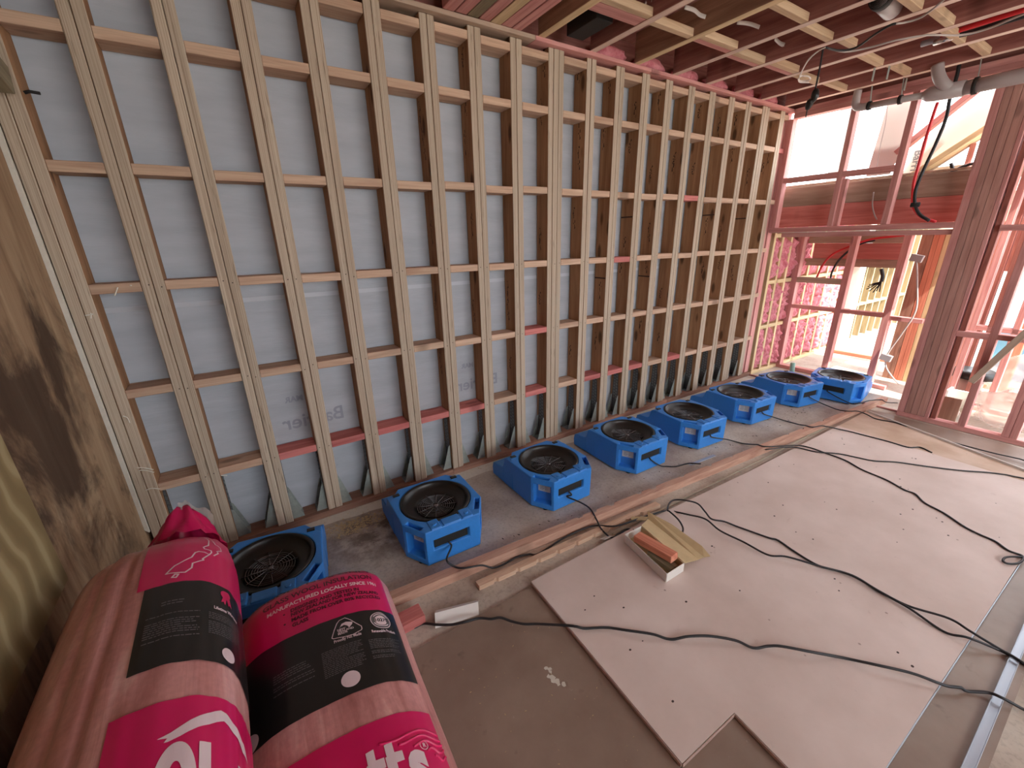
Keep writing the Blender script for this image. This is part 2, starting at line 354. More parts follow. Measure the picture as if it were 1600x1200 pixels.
D = json.loads('''
{"b1":{"cap_left":[[0.1172,-0.0236],[0.2475,0.0906],[0.3152,0.1287],[0.3856,0.1439]],"cap_black":[[0.383,0.1287],[0.3778,0.3647],[0.3752,0.6008],[0.3752,0.8749],[0.3543,1.1796]],"black_left":[[0.383,0.1287],[0.5263,0.1134],[0.6617,0.0754]],"black_low":[[0.6617,0.0754],[0.6747,0.4333],[0.6721,0.6465],[0.68,1.0044],[0.6435,1.6212]],"logo_top":[[0.7633,0.0449],[0.7659,0.319],[0.7659,0.6617],[0.7842,0.9892],[0.7633,1.606]],"logo_left":[[0.7633,0.0449],[0.8102,0.0297],[0.8493,0.0144]],"circle":[[0.6305,1.0729],[0.6096,1.2253],[0.6565,1.0653]],"rosette":[[0.422,1.0349],[0.4299,1.1263],[0.3934,0.9968]],"lifetime":[[0.4872,0.8673],[0.4741,1.2481]],"linesL":[[0.5002,0.1743],[0.5158,0.7226],[0.5914,0.1896],[0.6096,0.6998]],"linesR":[[0.5028,0.7988],[0.4872,1.3776],[0.5836,0.7988],[0.5601,1.3319]],"qrtext":[[0.4507,0.3038],[0.4611,0.5551],[0.482,0.3038],[0.4924,0.5399]],"map":[[[0.1016,0.6084],[0.1042,0.715],[0.1381,0.7836],[0.1798,0.776],[0.198,0.7074],[0.2084,0.7226],[0.211,0.814],[0.2214,0.8216],[0.2371,0.7912],[0.2683,0.6998],[0.2735,0.715],[0.2918,0.5856],[0.3152,0.578],[0.3361,0.5094],[0.3283,0.3038],[0.297,0.3876],[0.284,0.4561],[0.2605,0.5703],[0.2345,0.6084],[0.2267,0.6541],[0.2293,0.7226],[0.2371,0.7912]],[[0.099,0.7531],[0.1042,0.8216],[0.1537,0.8902],[0.1615,0.9816],[0.1824,0.9968],[0.2032,0.9054],[0.211,0.9283],[0.2345,0.8597]],[[0.3517,0.3723],[0.3387,0.4028],[0.3413,0.4409],[0.3543,0.418],[0.3517,0.3723]]],"chev":[[0.8493,0.418],[0.8415,0.517],[0.8232,0.6617],[0.8076,0.8064],[0.7972,0.9435],[0.7998,1.0044],[0.8206,1.1643],[0.8389,1.3242],[0.8754,1.408],[0.8597,1.3776],[0.8467,1.1872],[0.8206,0.9816],[0.8285,0.8826],[0.8415,0.7226],[0.8545,0.5856],[0.8597,0.5018],[0.8597,0.4713],[0.8519,0.4942]],"P":[[0.8884,0.4104],[0.8649,0.5551],[0.9014,0.715],[0.8727,0.7303],[0.8754,0.8445],[0.8884,0.8597],[0.8962,1.0958],[0.8806,1.1339]]},"b2":{"L":[[[0.1094,-0.8232],[0.099,0.7531]],[[0.1667,-0.4882],[0.1563,0.7607]],[[0.2032,-0.4653],[0.1876,0.7836]],[[0.2293,-0.2293],[0.2267,0.5475]],[[0.2475,-0.2293],[0.2501,0.7836]],[[0.2735,-0.2293],[0.2735,0.7912]],[[0.3022,-0.2216],[0.2944,-0.0313]]],"pb":[[0.3491,-0.6709],[0.3387,-0.3968],[0.3335,0.0068],[0.3335,0.3723],[0.3283,0.6313],[0.3204,0.9511]],"bl":[[0.6539,-0.6024],[0.6435,-0.2749],[0.6331,0.0601],[0.6305,0.4104],[0.6305,0.6693],[0.6331,0.9663]],"pt":[[0.7451,-0.2978],[0.7347,0.0068],[0.7347,0.3343],[0.7347,0.5627],[0.7373,0.7607],[0.7425,0.9435]],"right":[[0.1277,1.0273],[0.211,1.0273],[0.3204,0.9511],[0.482,0.9587],[0.6331,0.9587]],"right2":[[0.7425,0.9435],[0.792,0.9511],[0.8389,0.9435],[0.8884,0.913]],"tri":[[0.4142,0.1515],[0.3856,0.1896],[0.3621,0.2277],[0.3517,0.2581],[0.3491,0.319],[0.3647,0.3723],[0.4038,0.4637],[0.4142,0.4637],[0.4194,0.4561],[0.4299,0.3495],[0.4273,0.2886],[0.4194,0.1667]],"fern":[[0.3856,0.2429],[0.3699,0.2733],[0.3673,0.319],[0.3752,0.3876],[0.383,0.38],[0.396,0.3419],[0.3856,0.3267],[0.3778,0.2962],[0.3804,0.2581]],"nz3":[[0.396,0.22],[0.4064,0.3495],[0.4142,0.22]],"proud":[[0.4377,0.1743],[0.4377,0.4409]],"seal":[[0.3856,0.6998],[0.3908,0.8293],[0.3465,0.715],[0.3856,0.6389],[0.3882,0.7607]],"renew":[[0.4403,0.5551],[0.4351,0.8445]],"circ":[[0.5862,0.2505],[0.5836,0.3343],[0.5575,0.2505]],"circ2":[[0.607,-0.6481]],"linesA":[[0.4585,0.022],[0.4637,0.4257],[0.5471,0.0449],[0.5445,0.4333]],"linesB":[[0.4611,0.4942],[0.4585,0.8902],[0.5523,0.4866],[0.5445,0.8749]],"linesC":[[0.4768,-0.4349],[0.4741,-0.0389],[0.5106,-0.4349],[0.5263,-0.0846]],"tts":[[0.8076,0.2353],[0.8128,0.3723],[0.8389,0.3495],[0.8259,0.5399],[0.8441,0.5094],[0.8389,0.715],[0.8389,0.6846]]},"c2":[[1.2436,-0.9318,0.1],[1.2747,-0.9657,0.064],[1.3123,-1.007,0.067],[1.409,-1.0202,0.045],[1.4693,-1.0365,0.01],[1.5311,-1.0453,0.007],[1.6169,-1.0401,0.007],[1.6972,-1.0605,0.007],[1.7496,-1.0899,0.007],[1.957,-1.0722,0.012],[2.1627,-1.0945,0.02],[2.2694,-1.1924,0.036],[2.4549,-1.2248,0.034],[2.6297,-1.2597,0.036],[2.6983,-1.2644,0.0154],[2.7163,-1.3869,0.0524],[2.7656,-1.4756,0.0524],[2.7392,-1.5904,0.0524],[2.77,-1.7198,0.0424],[2.7794,-1.8525,0.0424],[2.8376,-1.9237,0.0524],[2.9211,-2.0539,0.0424],[3.0009,-2.1719,0.0324],[2.9847,-2.2931,0.0324],[2.9656,-2.4068,0.0424],[2.9458,-2.536,0.0324],[2.9668,-2.6082,0.0524],[3.0461,-2.7172,0.0164],[3.0382,-2.7633,0.0164],[3.0432,-2.8473,0.0164]],"c3":[[2.1717,-0.8381,0.09],[2.226,-0.9134,0.066],[2.2324,-0.9996,0.064],[2.2017,-1.092,0.05],[2.1813,-1.1597,0.03],[2.196,-1.2283,0.007],[2.2606,-1.23,0.007],[2.3316,-1.2322,0.01],[2.3476,-1.2928,0.033]],"c3b":[[2.5403,-1.4524,0.0324],[2.5364,-1.4718,0.0424],[2.5765,-1.4503,0.0524],[2.6102,-1.3924,0.0624],[2.6227,-1.3153,0.0724],[2.6238,-1.2998,0.0724],[2.706,-1.2524,0.0654],[2.7675,-1.2512,0.0654],[2.7978,-1.3106,0.0824],[2.8421,-1.3669,0.0724],[2.8168,-1.4404,0.0624],[2.7984,-1.4981,0.0524],[2.8536,-1.5507,0.0424],[2.8889,-1.6265,0.0324],[2.9383,-1.7734,0.0324],[2.9616,-1.8163,0.0324],[2.9418,-1.9126,0.0324],[2.9308,-2.0304,0.0324],[2.968,-2.1062,0.0324],[2.9875,-2.1834,0.0404],[2.9764,-2.3016,0.0404],[2.9824,-2.4027,0.0404],[3.0278,-2.5278,0.0524],[3.0149,-2.6027,0.0524],[3.0334,-2.7075,0.0264],[3.0267,-2.7629,0.0244],[3.0302,-2.8324,0.0164]],"c4":[[3.016,-0.8404,0.0954],[3.1422,-0.8595,0.0054],[3.2247,-0.9172,0.0054],[3.3587,-0.9498,0.0054],[3.3812,-1.0337,0.0319]],"c5":[[3.8144,-0.8631,0.0954],[3.9598,-0.9091,0.0254],[4.0331,-1.0034,0.0054],[4.0056,-1.1319,0.0558],[4.0396,-1.2082,0.0601],[4.3031,-1.3018,0.0265],[4.361,-1.3984,0.0324],[4.3603,-1.4931,0.0324],[4.354,-1.6426,0.0324],[4.2916,-1.7766,0.0324],[4.2647,-1.9314,0.0324],[4.2109,-2.0435,0.0324],[4.206,-2.106,0.0324],[4.1258,-2.1755,0.0324],[4.0825,-2.2782,0.0324],[4.0093,-2.3802,0.0324],[3.9818,-2.4531,0.0324],[3.9711,-2.5195,0.0324],[3.9243,-2.5764,0.0324],[3.9226,-2.6306,0.0244],[3.8382,-2.6312,0.0244],[3.7698,-2.5948,0.0364],[3.7872,-2.5781,0.0364],[3.8368,-2.588,0.0404],[3.9148,-2.6307,0.0284],[3.9327,-2.6925,0.0264]],"c5b":[[3.9802,-1.2191,0.0532],[4.2489,-1.3018,0.0248],[4.322,-1.4528,0.0324],[4.4318,-1.5698,0.0324],[4.4822,-1.6825,0.0324],[4.5228,-1.7732,0.0324],[4.6379,-1.8781,0.0324],[4.7478,-2.0379,0.0324],[4.8653,-2.1883,0.0324],[5.0158,-2.3428,0.0324],[5.0923,-2.476,0.0164],[5.1137,-2.5915,0.0164]],"c6":[[4.7322,-0.8948,0.0454],[4.8328,-1.0075,0.0054],[4.728,-1.2264,0.0624],[4.8695,-1.2846,0.0526],[4.9679,-1.403,0.0324],[4.9962,-1.5521,0.0324],[5.017,-1.7038,0.0324],[5.0223,-1.8506,0.0324],[5.1068,-1.8986,0.0274],[5.0652,-1.9842,0.0274]],"c7":[[5.4367,-0.9418,0.0954],[5.5519,-1.0476,0.0154],[5.4073,-1.2358,0.057],[5.538,-1.3522,0.044],[5.5144,-1.4809,0.0274],[5.55,-1.6157,0.0274],[5.4927,-1.8124,0.0274],[5.4406,-1.9914,0.0274],[5.4385,-2.1461,0.0274],[5.4459,-2.2713,0.0274],[5.4652,-2.3612,0.0274],[5.4657,-2.4237,0.0164],[5.3684,-2.562,0.0164]],"c8":[[5.641,-1.0438,0.0954],[5.7508,-1.1583,0.041],[5.7823,-1.2311,0.0427],[5.9005,-1.2711,0.0568],[6.0414,-1.3338,0.0624],[6.0525,-1.388,0.0446],[6.1857,-1.4433,0.024]],"c1":[[0.8575,-1.1365,0.0054],[0.9175,-1.1405,0.0054],[0.9678,-1.1537,0.0054],[1.0157,-1.1586,0.0054],[1.0583,-1.2144,0.0254],[1.1117,-1.2608,0.0354],[1.1669,-1.2927,0.0464],[1.2384,-1.305,0.0364],[1.2823,-1.3389,0.0364],[1.324,-1.3584,0.0364],[1.3627,-1.3994,0.0264],[1.4028,-1.4432,0.0264],[1.4553,-1.4786,0.0264],[1.5497,-1.5615,0.0371],[1.5865,-1.5999,0.0424],[1.6225,-1.626,0.0324],[1.7106,-1.6812,0.0324],[1.7668,-1.7453,0.0424],[1.8474,-1.8231,0.0424],[1.8981,-1.878,0.0324],[1.9644,-1.9202,0.0474],[2.0482,-1.9746,0.0474],[2.1255,-2.0481,0.0424],[2.1627,-2.1058,0.0324],[2.2151,-2.1396,0.0424],[2.2539,-2.1771,0.0524],[2.3333,-2.2624,0.0524],[2.4298,-2.3397,0.0324],[2.4871,-2.4333,0.0524],[2.5607,-2.5244,0.0524],[2.6081,-2.5954,0.0424],[2.6687,-2.6488,0.0164],[2.7323,-2.7083,0.0264],[2.7386,-2.7437,0.0364],[2.7688,-2.801,0.0164],[2.7791,-2.8763,0.0164]],"wire_a":[[4.6713,-0.6303,2.93],[4.394,-0.8047,2.93],[4.2699,-0.922,2.93],[4.2457,-0.9782,2.93],[4.3859,-0.9997,2.93],[4.4408,-1.0544,2.93],[4.4129,-1.1184,2.93],[4.312,-1.2204,2.93],[4.238,-1.3234,2.93],[4.2415,-1.353,2.93]],"wire_b":[[4.3184,-1.3252,2.955],[4.3505,-1.3622,2.955],[4.3569,-1.4202,2.955],[4.3149,-1.4739,2.955],[4.2585,-1.5234,2.955],[4.1716,-1.5881,2.955]],"wire_c":[[4.2611,-0.971,2.935],[4.4679,-1.0062,2.935],[4.5387,-1.1288,2.935],[4.5558,-1.261,2.935],[4.6464,-1.3968,2.935],[4.8356,-1.5051,2.935],[4.8681,-1.6139,2.935],[4.8118,-1.7305,2.935],[4.7729,-1.811,2.935]],"plug_cord":[[5.0,-0.6106,3.1763],[5.0,-0.6138,3.0655],[5.0,-0.6124,2.9763],[5.0,-0.6091,2.8952]],"plug_body":[[5.0,-0.616,2.8842],[5.0,-0.615,2.8152],[5.0,-0.5891,2.798],[5.0,-0.5798,2.7434]],"plug_tail":[[5.0,-0.5798,2.7434],[5.0,-0.5737,2.6969]],"pex_red":[[5.0899,-1.2332,3.02],[5.0862,-1.3362,3.02],[5.0283,-1.4449,3.02],[5.0125,-1.5959,3.02],[4.9977,-1.7595,3.02]],"pex_black":[[5.074,-1.3103,3.0],[5.0548,-1.4127,3.0],[5.0776,-1.501,3.0],[5.0578,-1.6213,3.0],[5.0508,-1.7575,3.0]],"strips":[[[3.2013,-0.6174,3.06],[3.2871,-0.6239,3.06],[3.3795,-0.6056,3.06],[3.4788,-0.6164,3.06]],[[3.6753,-0.6719,3.06],[3.7603,-0.7011,3.06],[3.8627,-0.7095,3.06],[3.9528,-0.7092,3.06]],[[4.146,-0.6765,3.06],[4.2725,-0.6544,3.06],[4.417,-0.6751,3.06]],[[2.9537,-0.5239,3.06],[3.0585,-0.4651,3.06],[2.979,-0.5549,3.06],[3.0808,-0.4956,3.06]],[[2.725,-0.1146,3.06],[2.7876,-0.0609,3.06],[2.8409,0.0142,3.06]],[[4.1578,-0.6717,3.06],[4.3041,-0.648,3.06],[4.417,-0.6751,3.06]]],"coil":[[4.7542,-0.6038,2.95],[4.823,-0.5445,2.95],[4.9128,-0.5437,2.95],[4.9154,-0.5958,2.95],[4.813,-0.6206,2.95],[4.772,-0.5817,2.95],[4.9004,-0.5197,2.95],[4.9922,-0.5533,2.95]],"pvc_small":[[5.72,-0.6509,2.8501],[5.72,-0.7198,2.824],[5.72,-0.9048,2.8253],[5.72,-1.1522,2.8122]],"pvc_big":[[5.72,-1.1449,2.8094],[5.72,-1.3903,2.7965],[5.72,-1.5603,2.8022],[5.72,-1.7469,2.8069]],"pvc_el":[[5.72,-0.6231,2.9834],[5.72,-0.6241,2.9073],[5.72,-0.6509,2.8501]],"pvc_el2":[[5.72,-1.1883,2.9943],[5.72,-1.2107,2.9311],[5.72,-1.262,2.8734],[5.72,-1.328,2.8298]],"black_drop":[[5.84,-1.2747,3.0105],[5.84,-1.2792,2.913],[5.84,-1.2758,2.7662],[5.84,-1.2855,2.6261],[5.84,-1.2651,2.4401],[5.84,-1.2261,2.2126],[5.84,-1.2156,2.0692],[5.84,-1.2399,1.9617],[5.84,-1.2892,1.8788],[5.84,-1.3664,1.8218]],"red_drop":[[5.96,-1.1694,2.7839],[5.96,-1.1624,2.6898],[5.96,-1.1555,2.5195],[5.96,-1.1544,2.3167],[5.96,-1.1547,2.1595],[5.96,-1.1765,2.0234],[5.96,-1.2043,1.9398],[5.96,-1.2761,1.8592],[5.96,-1.3824,1.8109]],"black2":[[6.1,-1.3364,2.3002],[6.1,-1.3634,2.2202],[6.1,-1.3796,2.0105],[6.1,-1.3811,1.8223]],"black2b":[[6.1,-1.4844,2.2792],[6.1,-1.4036,2.2556],[6.1,-1.3634,2.2202]],"red_arc":[[6.76,-1.1045,1.7176],[6.76,-0.8991,1.6894],[6.76,-0.6769,1.6588],[6.76,-0.4783,1.5749],[6.76,-0.3318,1.4852],[6.76,-0.2544,1.354],[6.76,-0.2157,1.1881]],"black_arc":[[6.8,-0.7072,1.6508],[6.8,-0.6108,1.6237],[6.8,-0.5279,1.5739],[6.8,-0.4482,1.4931],[6.8,-0.3887,1.3948],[6.8,-0.3576,1.2793],[6.8,-0.357,1.1787]],"grey_drop":[[6.0,-0.8541,2.1091],[6.0,-0.8689,1.9922],[6.0,-0.9035,1.9023],[6.0,-0.9344,1.8537]],"grey_low":[[6.6,-1.1637,1.4594],[6.6,-1.2198,1.2342],[6.6,-1.2766,0.9383],[6.6,-1.2217,0.6863],[6.6,-1.1643,0.494],[6.6,-1.144,0.3776],[6.6,-1.1731,0.2707],[6.6,-1.2511,0.1762],[6.6,-1.3149,0.1174]],"win_wire":[[5.99,-0.8029,2.8589],[5.99,-0.8208,2.6892],[5.99,-0.8226,2.5025],[5.99,-0.8361,2.3251]],"frayed":[[7.0,-0.7743,1.3249],[7.0,-0.8051,1.2385],[7.0,-0.8058,1.1794]],"frayends":[[[7.0,-0.8058,1.1794],[7.0,-0.6978,1.1344]],[[7.0,-0.8058,1.1794],[7.0,-0.684,1.08]],[[7.0,-0.8058,1.1794],[7.0,-0.7138,1.0596]],[[7.0,-0.8058,1.1794],[7.0,-0.754,1.0478]],[[7.0,-0.8058,1.1794],[7.0,-0.7814,1.0654]],[[7.0,-0.8058,1.1794],[7.0,-0.8132,1.0606]],[[7.0,-0.8058,1.1794],[7.0,-0.6902,1.1111]]],"diag":[[6.1,-1.0179,2.5211],[6.1,-1.32,2.8035]],"string_t":[[6.1,-1.0813,2.3204],[6.1,-1.5077,2.7309]],"string_b":[[6.1,-1.1301,2.185],[6.1,-1.5343,2.4305]],"wrapt":[[6.1,-1.03,2.4875],[6.1,-1.4562,2.8243]],"brace":[[5.83,-1.9234,0.5067],[5.83,-1.9813,0.4631],[5.83,-2.1522,0.9471],[5.83,-2.1203,1.0201]],"olive_end":[[-0.0,-0.06,2.4373],[0.0116,-0.06,2.4091],[0.0097,-0.06,2.2778],[-0.0403,-0.06,2.2987]],"bolt":[[0.0174,0.0,2.332],[0.0334,0.0,2.3385],[0.0634,-0.0,2.3361]],"beads":[[[-0.0358,-0.004,1.4523],[-0.0068,-0.004,1.455]],[[-0.0138,-0.004,1.4617],[-0.0213,-0.004,1.4329]],[[-0.0297,-0.004,0.9484],[-0.016,-0.004,0.9344],[-0.0133,-0.004,0.9055]],[[-0.0509,-0.004,0.6603],[-0.0199,-0.004,0.6498],[0.0141,-0.004,0.6267]],[[-0.0449,-0.004,0.6431],[-0.0161,-0.004,0.6332],[0.0131,-0.004,0.6115]],[[-0.0429,-0.004,0.5219],[-0.0183,-0.004,0.5245],[0.0131,-0.004,0.5088]],[[0.2852,-0.004,0.4963],[0.314,-0.004,0.4862]],[[0.1518,-0.004,1.5738],[0.1587,-0.004,1.5733]],[[0.1069,-0.004,1.5683],[0.0864,-0.004,1.5317]]],"plug_c":[[4.27,-0.9521,2.9353],[4.27,-0.954,2.8466],[4.27,-0.9528,2.7722],[4.27,-0.9509,2.7004]],"plug":[[4.27,-0.9551,2.6993],[4.27,-0.955,2.6376],[4.27,-0.9333,2.6233],[4.27,-0.9213,2.5787]],"plug_t":[[4.27,-0.9213,2.5787],[4.27,-0.9213,2.5348]],"boss":[[4.05,-1.3133,3.03],[4.3028,-1.2947,3.03]],"hang":[[5.1831,-0.9393,2.975],[5.2393,-1.0152,2.975],[5.725,-0.987,2.975]],"stub":[[6.2,-0.3952,0.0274],[6.2,-0.3822,0.2172]]}''')
# ================================================================== SETTING
# floor slab and ground outside
floor = bx('floor', M['concrete'], -.4, 14, -7, .15, -.15, 0, 'x'); tag(floor, 'grey speckled concrete slab floor', 'floor', kind='structure')
# floor['kind'] structure ; ground beyond the slab
ground = bx('trim_ground', M['tarmac'], -30, 40, -40, 30, -.40, -.16, 'x'); tag(ground, 'pale ground outside the building', 'ground', kind='structure')
# saw-off chips and grit by the wall plate
def struct(name, label, cat):
    o = thing(name, label, cat); o['kind'] = 'structure'; return o
# ---- long framed wall
wall = mesh('wall_back', [(-.1, .15, 0), (6.0, .15, 0), (6.0, .15, 3.17), (-.1, .15, 3.17)], [(0, 1, 2, 3)], M['wrap'])
tag(wall, 'long timber framed wall lined behind with pale grey building wrap', 'wall', kind='structure')
RE = [0.007, .281, .588, .89, 1.191, 1.501, 1.811, 2.113, 2.416, 2.769, 3.07, 3.363, 3.650, 3.935, 4.235, 4.536, 4.838, 5.125, 5.467, 5.775]
WID = [.09] * 20; WID[9] = .135; WID[18] = .135
STUDZ0, STUDZ1 = .047, 2.953
DEP = .14
for i, (r, w) in enumerate(zip(RE, WID)):
    n = 3 if w > .1 else 2
    for k in range(n):
        x1 = r - k * .045 - (.0012 if k else 0); x0 = r - (k + 1) * .045 + .0012
        bx('stud', M['lvl'], x0, x1, random.uniform(-.0015, .0015), DEP, STUDZ0, STUDZ1, 'z', wall, .003)
ROWS = [2.901, 2.589, 2.074, 1.561, 1.045, .516]
PINKN = {(5, 3), (5, 4), (5, 5), (5, 6), (5, 8), (5, 10), (5, 11), (5, 12), (5, 14), (4, 8), (3, 11), (2, 14), (5, 2), (1, 19)}
for i in range(20):
    x0 = RE[i]; x1 = (RE[i + 1] - WID[i + 1]) if i < 19 else 5.87
    for r, z in enumerate(ROWS):
        dz = random.uniform(-.006, .006); mm = M['nogpink'] if (r, i) in PINKN else M['nog']
        bx('nog', mm, x0 + .0005, x1 - .0005, random.uniform(0, .004), .138, z - .0225 + dz, z + .0225 + dz, 'x', wall)
for a, b in ((-.095, 1.72), (1.722, 4.3), (4.302, 5.96)): bx('bottom_plate', M['plate'], a, b, -.004, .14, .001, .046, 'x', wall)
for a, b, mm in ((-.095, 2.5, 'brownply'), (2.502, 3.62, 'pink'), (3.622, 5.96, 'pink')): bx('top_plate', M[mm], a, b, -.035, .14, 2.955, 2.98, 'x', wall)
# tape joint and faint print on the wrap
mesh('wrap_tape', [(-.08, .1485, 1.437), (5.9, .1485, 1.437), (5.9, .1485, 1.462), (-.08, .1485, 1.462)], [(0, 1, 2, 3)], M['tape'], wall, fix=False)
# hold-down brackets: a perforated plate up the stud, a foot on the plate and two gussets
def bracket_mesh(sgn):
    bm = bmesh.new()
    def quadbox(x0, x1, y0, y1, z0, z1):
        vs = [bm.verts.new((sgn * x, y, z)) for x in (x0, x1) for y in (y0, y1) for z in (z0, z1)]
        for f in ((0, 1, 3, 2), (4, 6, 7, 5), (0, 4, 5, 1), (2, 3, 7, 6), (0, 2, 6, 4), (1, 5, 7, 3)): bm.faces.new([vs[i] for i in f])
    quadbox(0, .068, .03, .115, 0, .003)
    for y in (.03, .112):
        a = [bm.verts.new((sgn * x, yy, z)) for yy in (y, y + .003) for x, z in ((.001, .003), (.068, .003), (.012, .19), (.001, .20))]
        bm.faces.new(a[:4]); bm.faces.new(a[4:][::-1])
        for q in range(4): bm.faces.new((a[q], a[(q + 1) % 4], a[4 + (q + 1) % 4], a[4 + q]))
    bmesh.ops.recalc_face_normals(bm, faces=bm.faces)
    me = bpy.data.meshes.new('hold_down_bracket'); bm.to_mesh(me); bm.free(); me.materials.append(M['galv']); return me
def strap_mesh(sgn):
    # tall perforated plate with a rounded top
    bm = bmesh.new(); P = [(.035, .003), (.11, .003), (.11, .22)]
    P += [(.0725 + .03 * math.cos(a), .40 + .03 * math.sin(a)) for a in [math.pi * k / 10 for k in range(11)]] + [(.035, .22)]
    A = [bm.verts.new((sgn * .0008, y, z)) for y, z in P]; B = [bm.verts.new((sgn * .003, y, z)) for y, z in P]
    bm.faces.new(A); bm.faces.new(B[::-1]); n = len(P)
    for q in range(n): bm.faces.new((A[q], A[(q + 1) % n], B[(q + 1) % n], B[q]))
    bmesh.ops.recalc_face_normals(bm, faces=bm.faces)
    me = bpy.data.meshes.new('perforated_strap'); bm.to_mesh(me); bm.free(); me.materials.append(M['galvd']); return me
def holes_mesh(sgn):
    bm = bmesh.new()
    for k in range(9):
        for y in (.058, .087):
            z = .16 + k * .03 + (.012 if y > .07 else 0)
            ring = [[bm.verts.new((sgn * (.0034 + dx), y + r * math.cos(a), z + r * math.sin(a))) for a in [math.pi * q / 5 for q in range(10)]] for r, dx in ((.0095, 0), (.0065, .0008))]
            for q in range(10): bm.faces.new((ring[0][q], ring[0][(q + 1) % 10], ring[1][(q + 1) % 10], ring[1][q]))
    me = bpy.data.meshes.new('strap_holes'); bm.to_mesh(me); bm.free(); me.materials.append(M['galv']); return me
BR = {s: (bracket_mesh(s), strap_mesh(s), holes_mesh(s)) for s in (1, -1)}
for i, (r, w) in enumerate(zip(RE, WID)):
    for s, x in ((1, r), (-1, r - w)):
        if i == 0 and s < 0: continue
        b = link('hold_down_bracket', BR[s][0], None, wall); b.location = (x + s * .0005, 0, .0465)
        st = link('perforated_strap', BR[s][1], None, b); st.matrix_basis = Matrix.Translation((x + s * .0005, 0, .0465))
        h = link('strap_hole_rim', BR[s][2], None, wall); h.location = (x + s * .0005, 0, .0465); h['kind'] = 'stuff'
# ink stamps on the stud sides (strokes only)
def stamp_mesh(seed):
    rr = random.Random(seed); bm = bmesh.new(); z = 0
    for k in range(rr.randint(9, 14)):
        ln = rr.uniform(.006, .024); wy = rr.uniform(.002, .012); y = rr.uniform(-.012, .012); a = rr.uniform(-.5, .5)
        q = [(y - wy / 2, z), (y + wy / 2, z + a * .006), (y + wy / 2, z + ln), (y - wy / 2, z + ln - a * .006)]
        bm.faces.new([bm.verts.new((0, p[0], p[1])) for p in q]); z += ln * rr.uniform(.5, 1.3)
    me = bpy.data.meshes.new('ink_stamp'); bm.to_mesh(me); bm.free(); me.materials.append(M['stamp']); return me
STM = [stamp_mesh(s) for s in range(5)]
for i in range(6, 20):
    for z in (.74, 1.22, 1.34, 1.72, 2.28, 2.45, 2.72):
        if random.random() < .62:
            o = link('ink_stamp', random.choice(STM), None, wall); o.location = (RE[i] - WID[i] - .0009, random.uniform(.05, .10), z + random.uniform(-.1, .1))
for i, z in ((11, 1.40), (13, 1.38), (12, 1.90), (16, 1.93), (18, 1.9)):
    bx('saw_mark', M['stamp'], RE[i] - WID[i] - .0016, RE[i] - WID[i] - .0004, .004, .135, z, z + .012, 'y', wall, .0003)
# nail heads at the nogs
bm = bmesh.new()
for i in range(1, 14):
    for z in ROWS[3:]:
        for x in (RE[i] - .022, RE[i] - .067):
            cx, cz = x + random.uniform(-.008, .008), z + random.uniform(-.012, .012)
            bm.faces.new([bm.verts.new((cx + .0032 * math.cos(a), -.0022, cz + .0032 * math.sin(a))) for a in [math.pi * q / 4 for q in range(8)]])
bmobj('nail_heads', bm, M['screwhole'], wall)['kind'] = 'stuff'
# adhesive smears, bolt, and the cut brace end by the left corner
for p in D['beads']: tube('adhesive_smear', p, .0028, M['foam'], wall, 6, 4)
tube('bolt', D['bolt'], .006, M['blackmatt'], wall, 8, 1)
seg('brace_end', M['olive'], (-.02, -.42, 2.47), (-.02, -.036, 2.36), .045, .10, wall)
# mirrored print seen through the wrap
def text_mesh(body, size, bold=0.0, align='LEFT', spacing=1.0, shear=0.0):
    cu = bpy.data.curves.new('lettering', 'FONT'); cu.body = body; cu.size = size; cu.offset = bold; cu.align_x = align; cu.space_character = spacing; cu.shear = shear; cu.resolution_u = 3
    o = bpy.data.objects.new('lettering', cu); COL.objects.link(o); dg = bpy.context.evaluated_depsgraph_get()
    me = bpy.data.meshes.new_from_object(o.evaluated_get(dg)); bpy.data.objects.remove(o); bpy.data.curves.remove(cu); me.materials.clear(); return me
def wrap_text(body, size, x_right, z, parent=wall, y=.1482, mat='wraptext', bold=.002):
    me = text_mesh(body, size, bold)
    for v in me.vertices: v.co = Vector((x_right - v.co.x, y, z + v.co.y))
    return link('wrap_lettering', me, M[mat], parent)
wrap_text('Barrier', .13, 1.02, .62); wrap_text('MAR', .05, .79, .80)
wrap_text('Barrier', .13, 2.24, .62); wrap_text('MAR', .05, 2.02, .80)
# pink packer post in the last bay
bx('packer_post', M['pink'], 5.80, 5.86, .03, .12, .05, 2.87, 'z', wall)

# ---- left wall
lw = bx('wall_left', M['ply'], -.115, -.1, -6.0, .16, 0, 3.17, 'y'); tag(lw, 'water stained brown plywood wall with black mould', 'wall', kind='structure')
mesh('edge_strip', [(-.0995, -.004, .30), (-.083, -.004, .30 - .02), (-.083, -.004, 2.95), (-.0995, -.004, 2.95), (-.0995, -.022, .30), (-.083, -.022, .28), (-.083, -.022, 2.95), (-.0995, -.022, 2.95)],
     [(0, 1, 2, 3), (7, 6, 5, 4), (0, 4, 5, 1), (1, 5, 6, 2), (2, 6, 7, 3), (3, 7, 4, 0)], M['whitepaint'], lw)
ol = bx('treated_panel', M['olivep'], -.098, -.06, -3.6, -1.0, .74, 2.75, 'z'); tag(ol, 'pale green wavy-grained treated plywood panel on the left wall', 'panel')
wfr = bx('wall_front', M['brownply'], -.115, .9, -6.05, -6.0, 0, 3.17, 'x'); tag(wfr, 'unseen plywood wall behind the viewer, its wide high opening added for fill light', 'wall', kind='structure')  # opening behind the camera is added to let in fill daylight
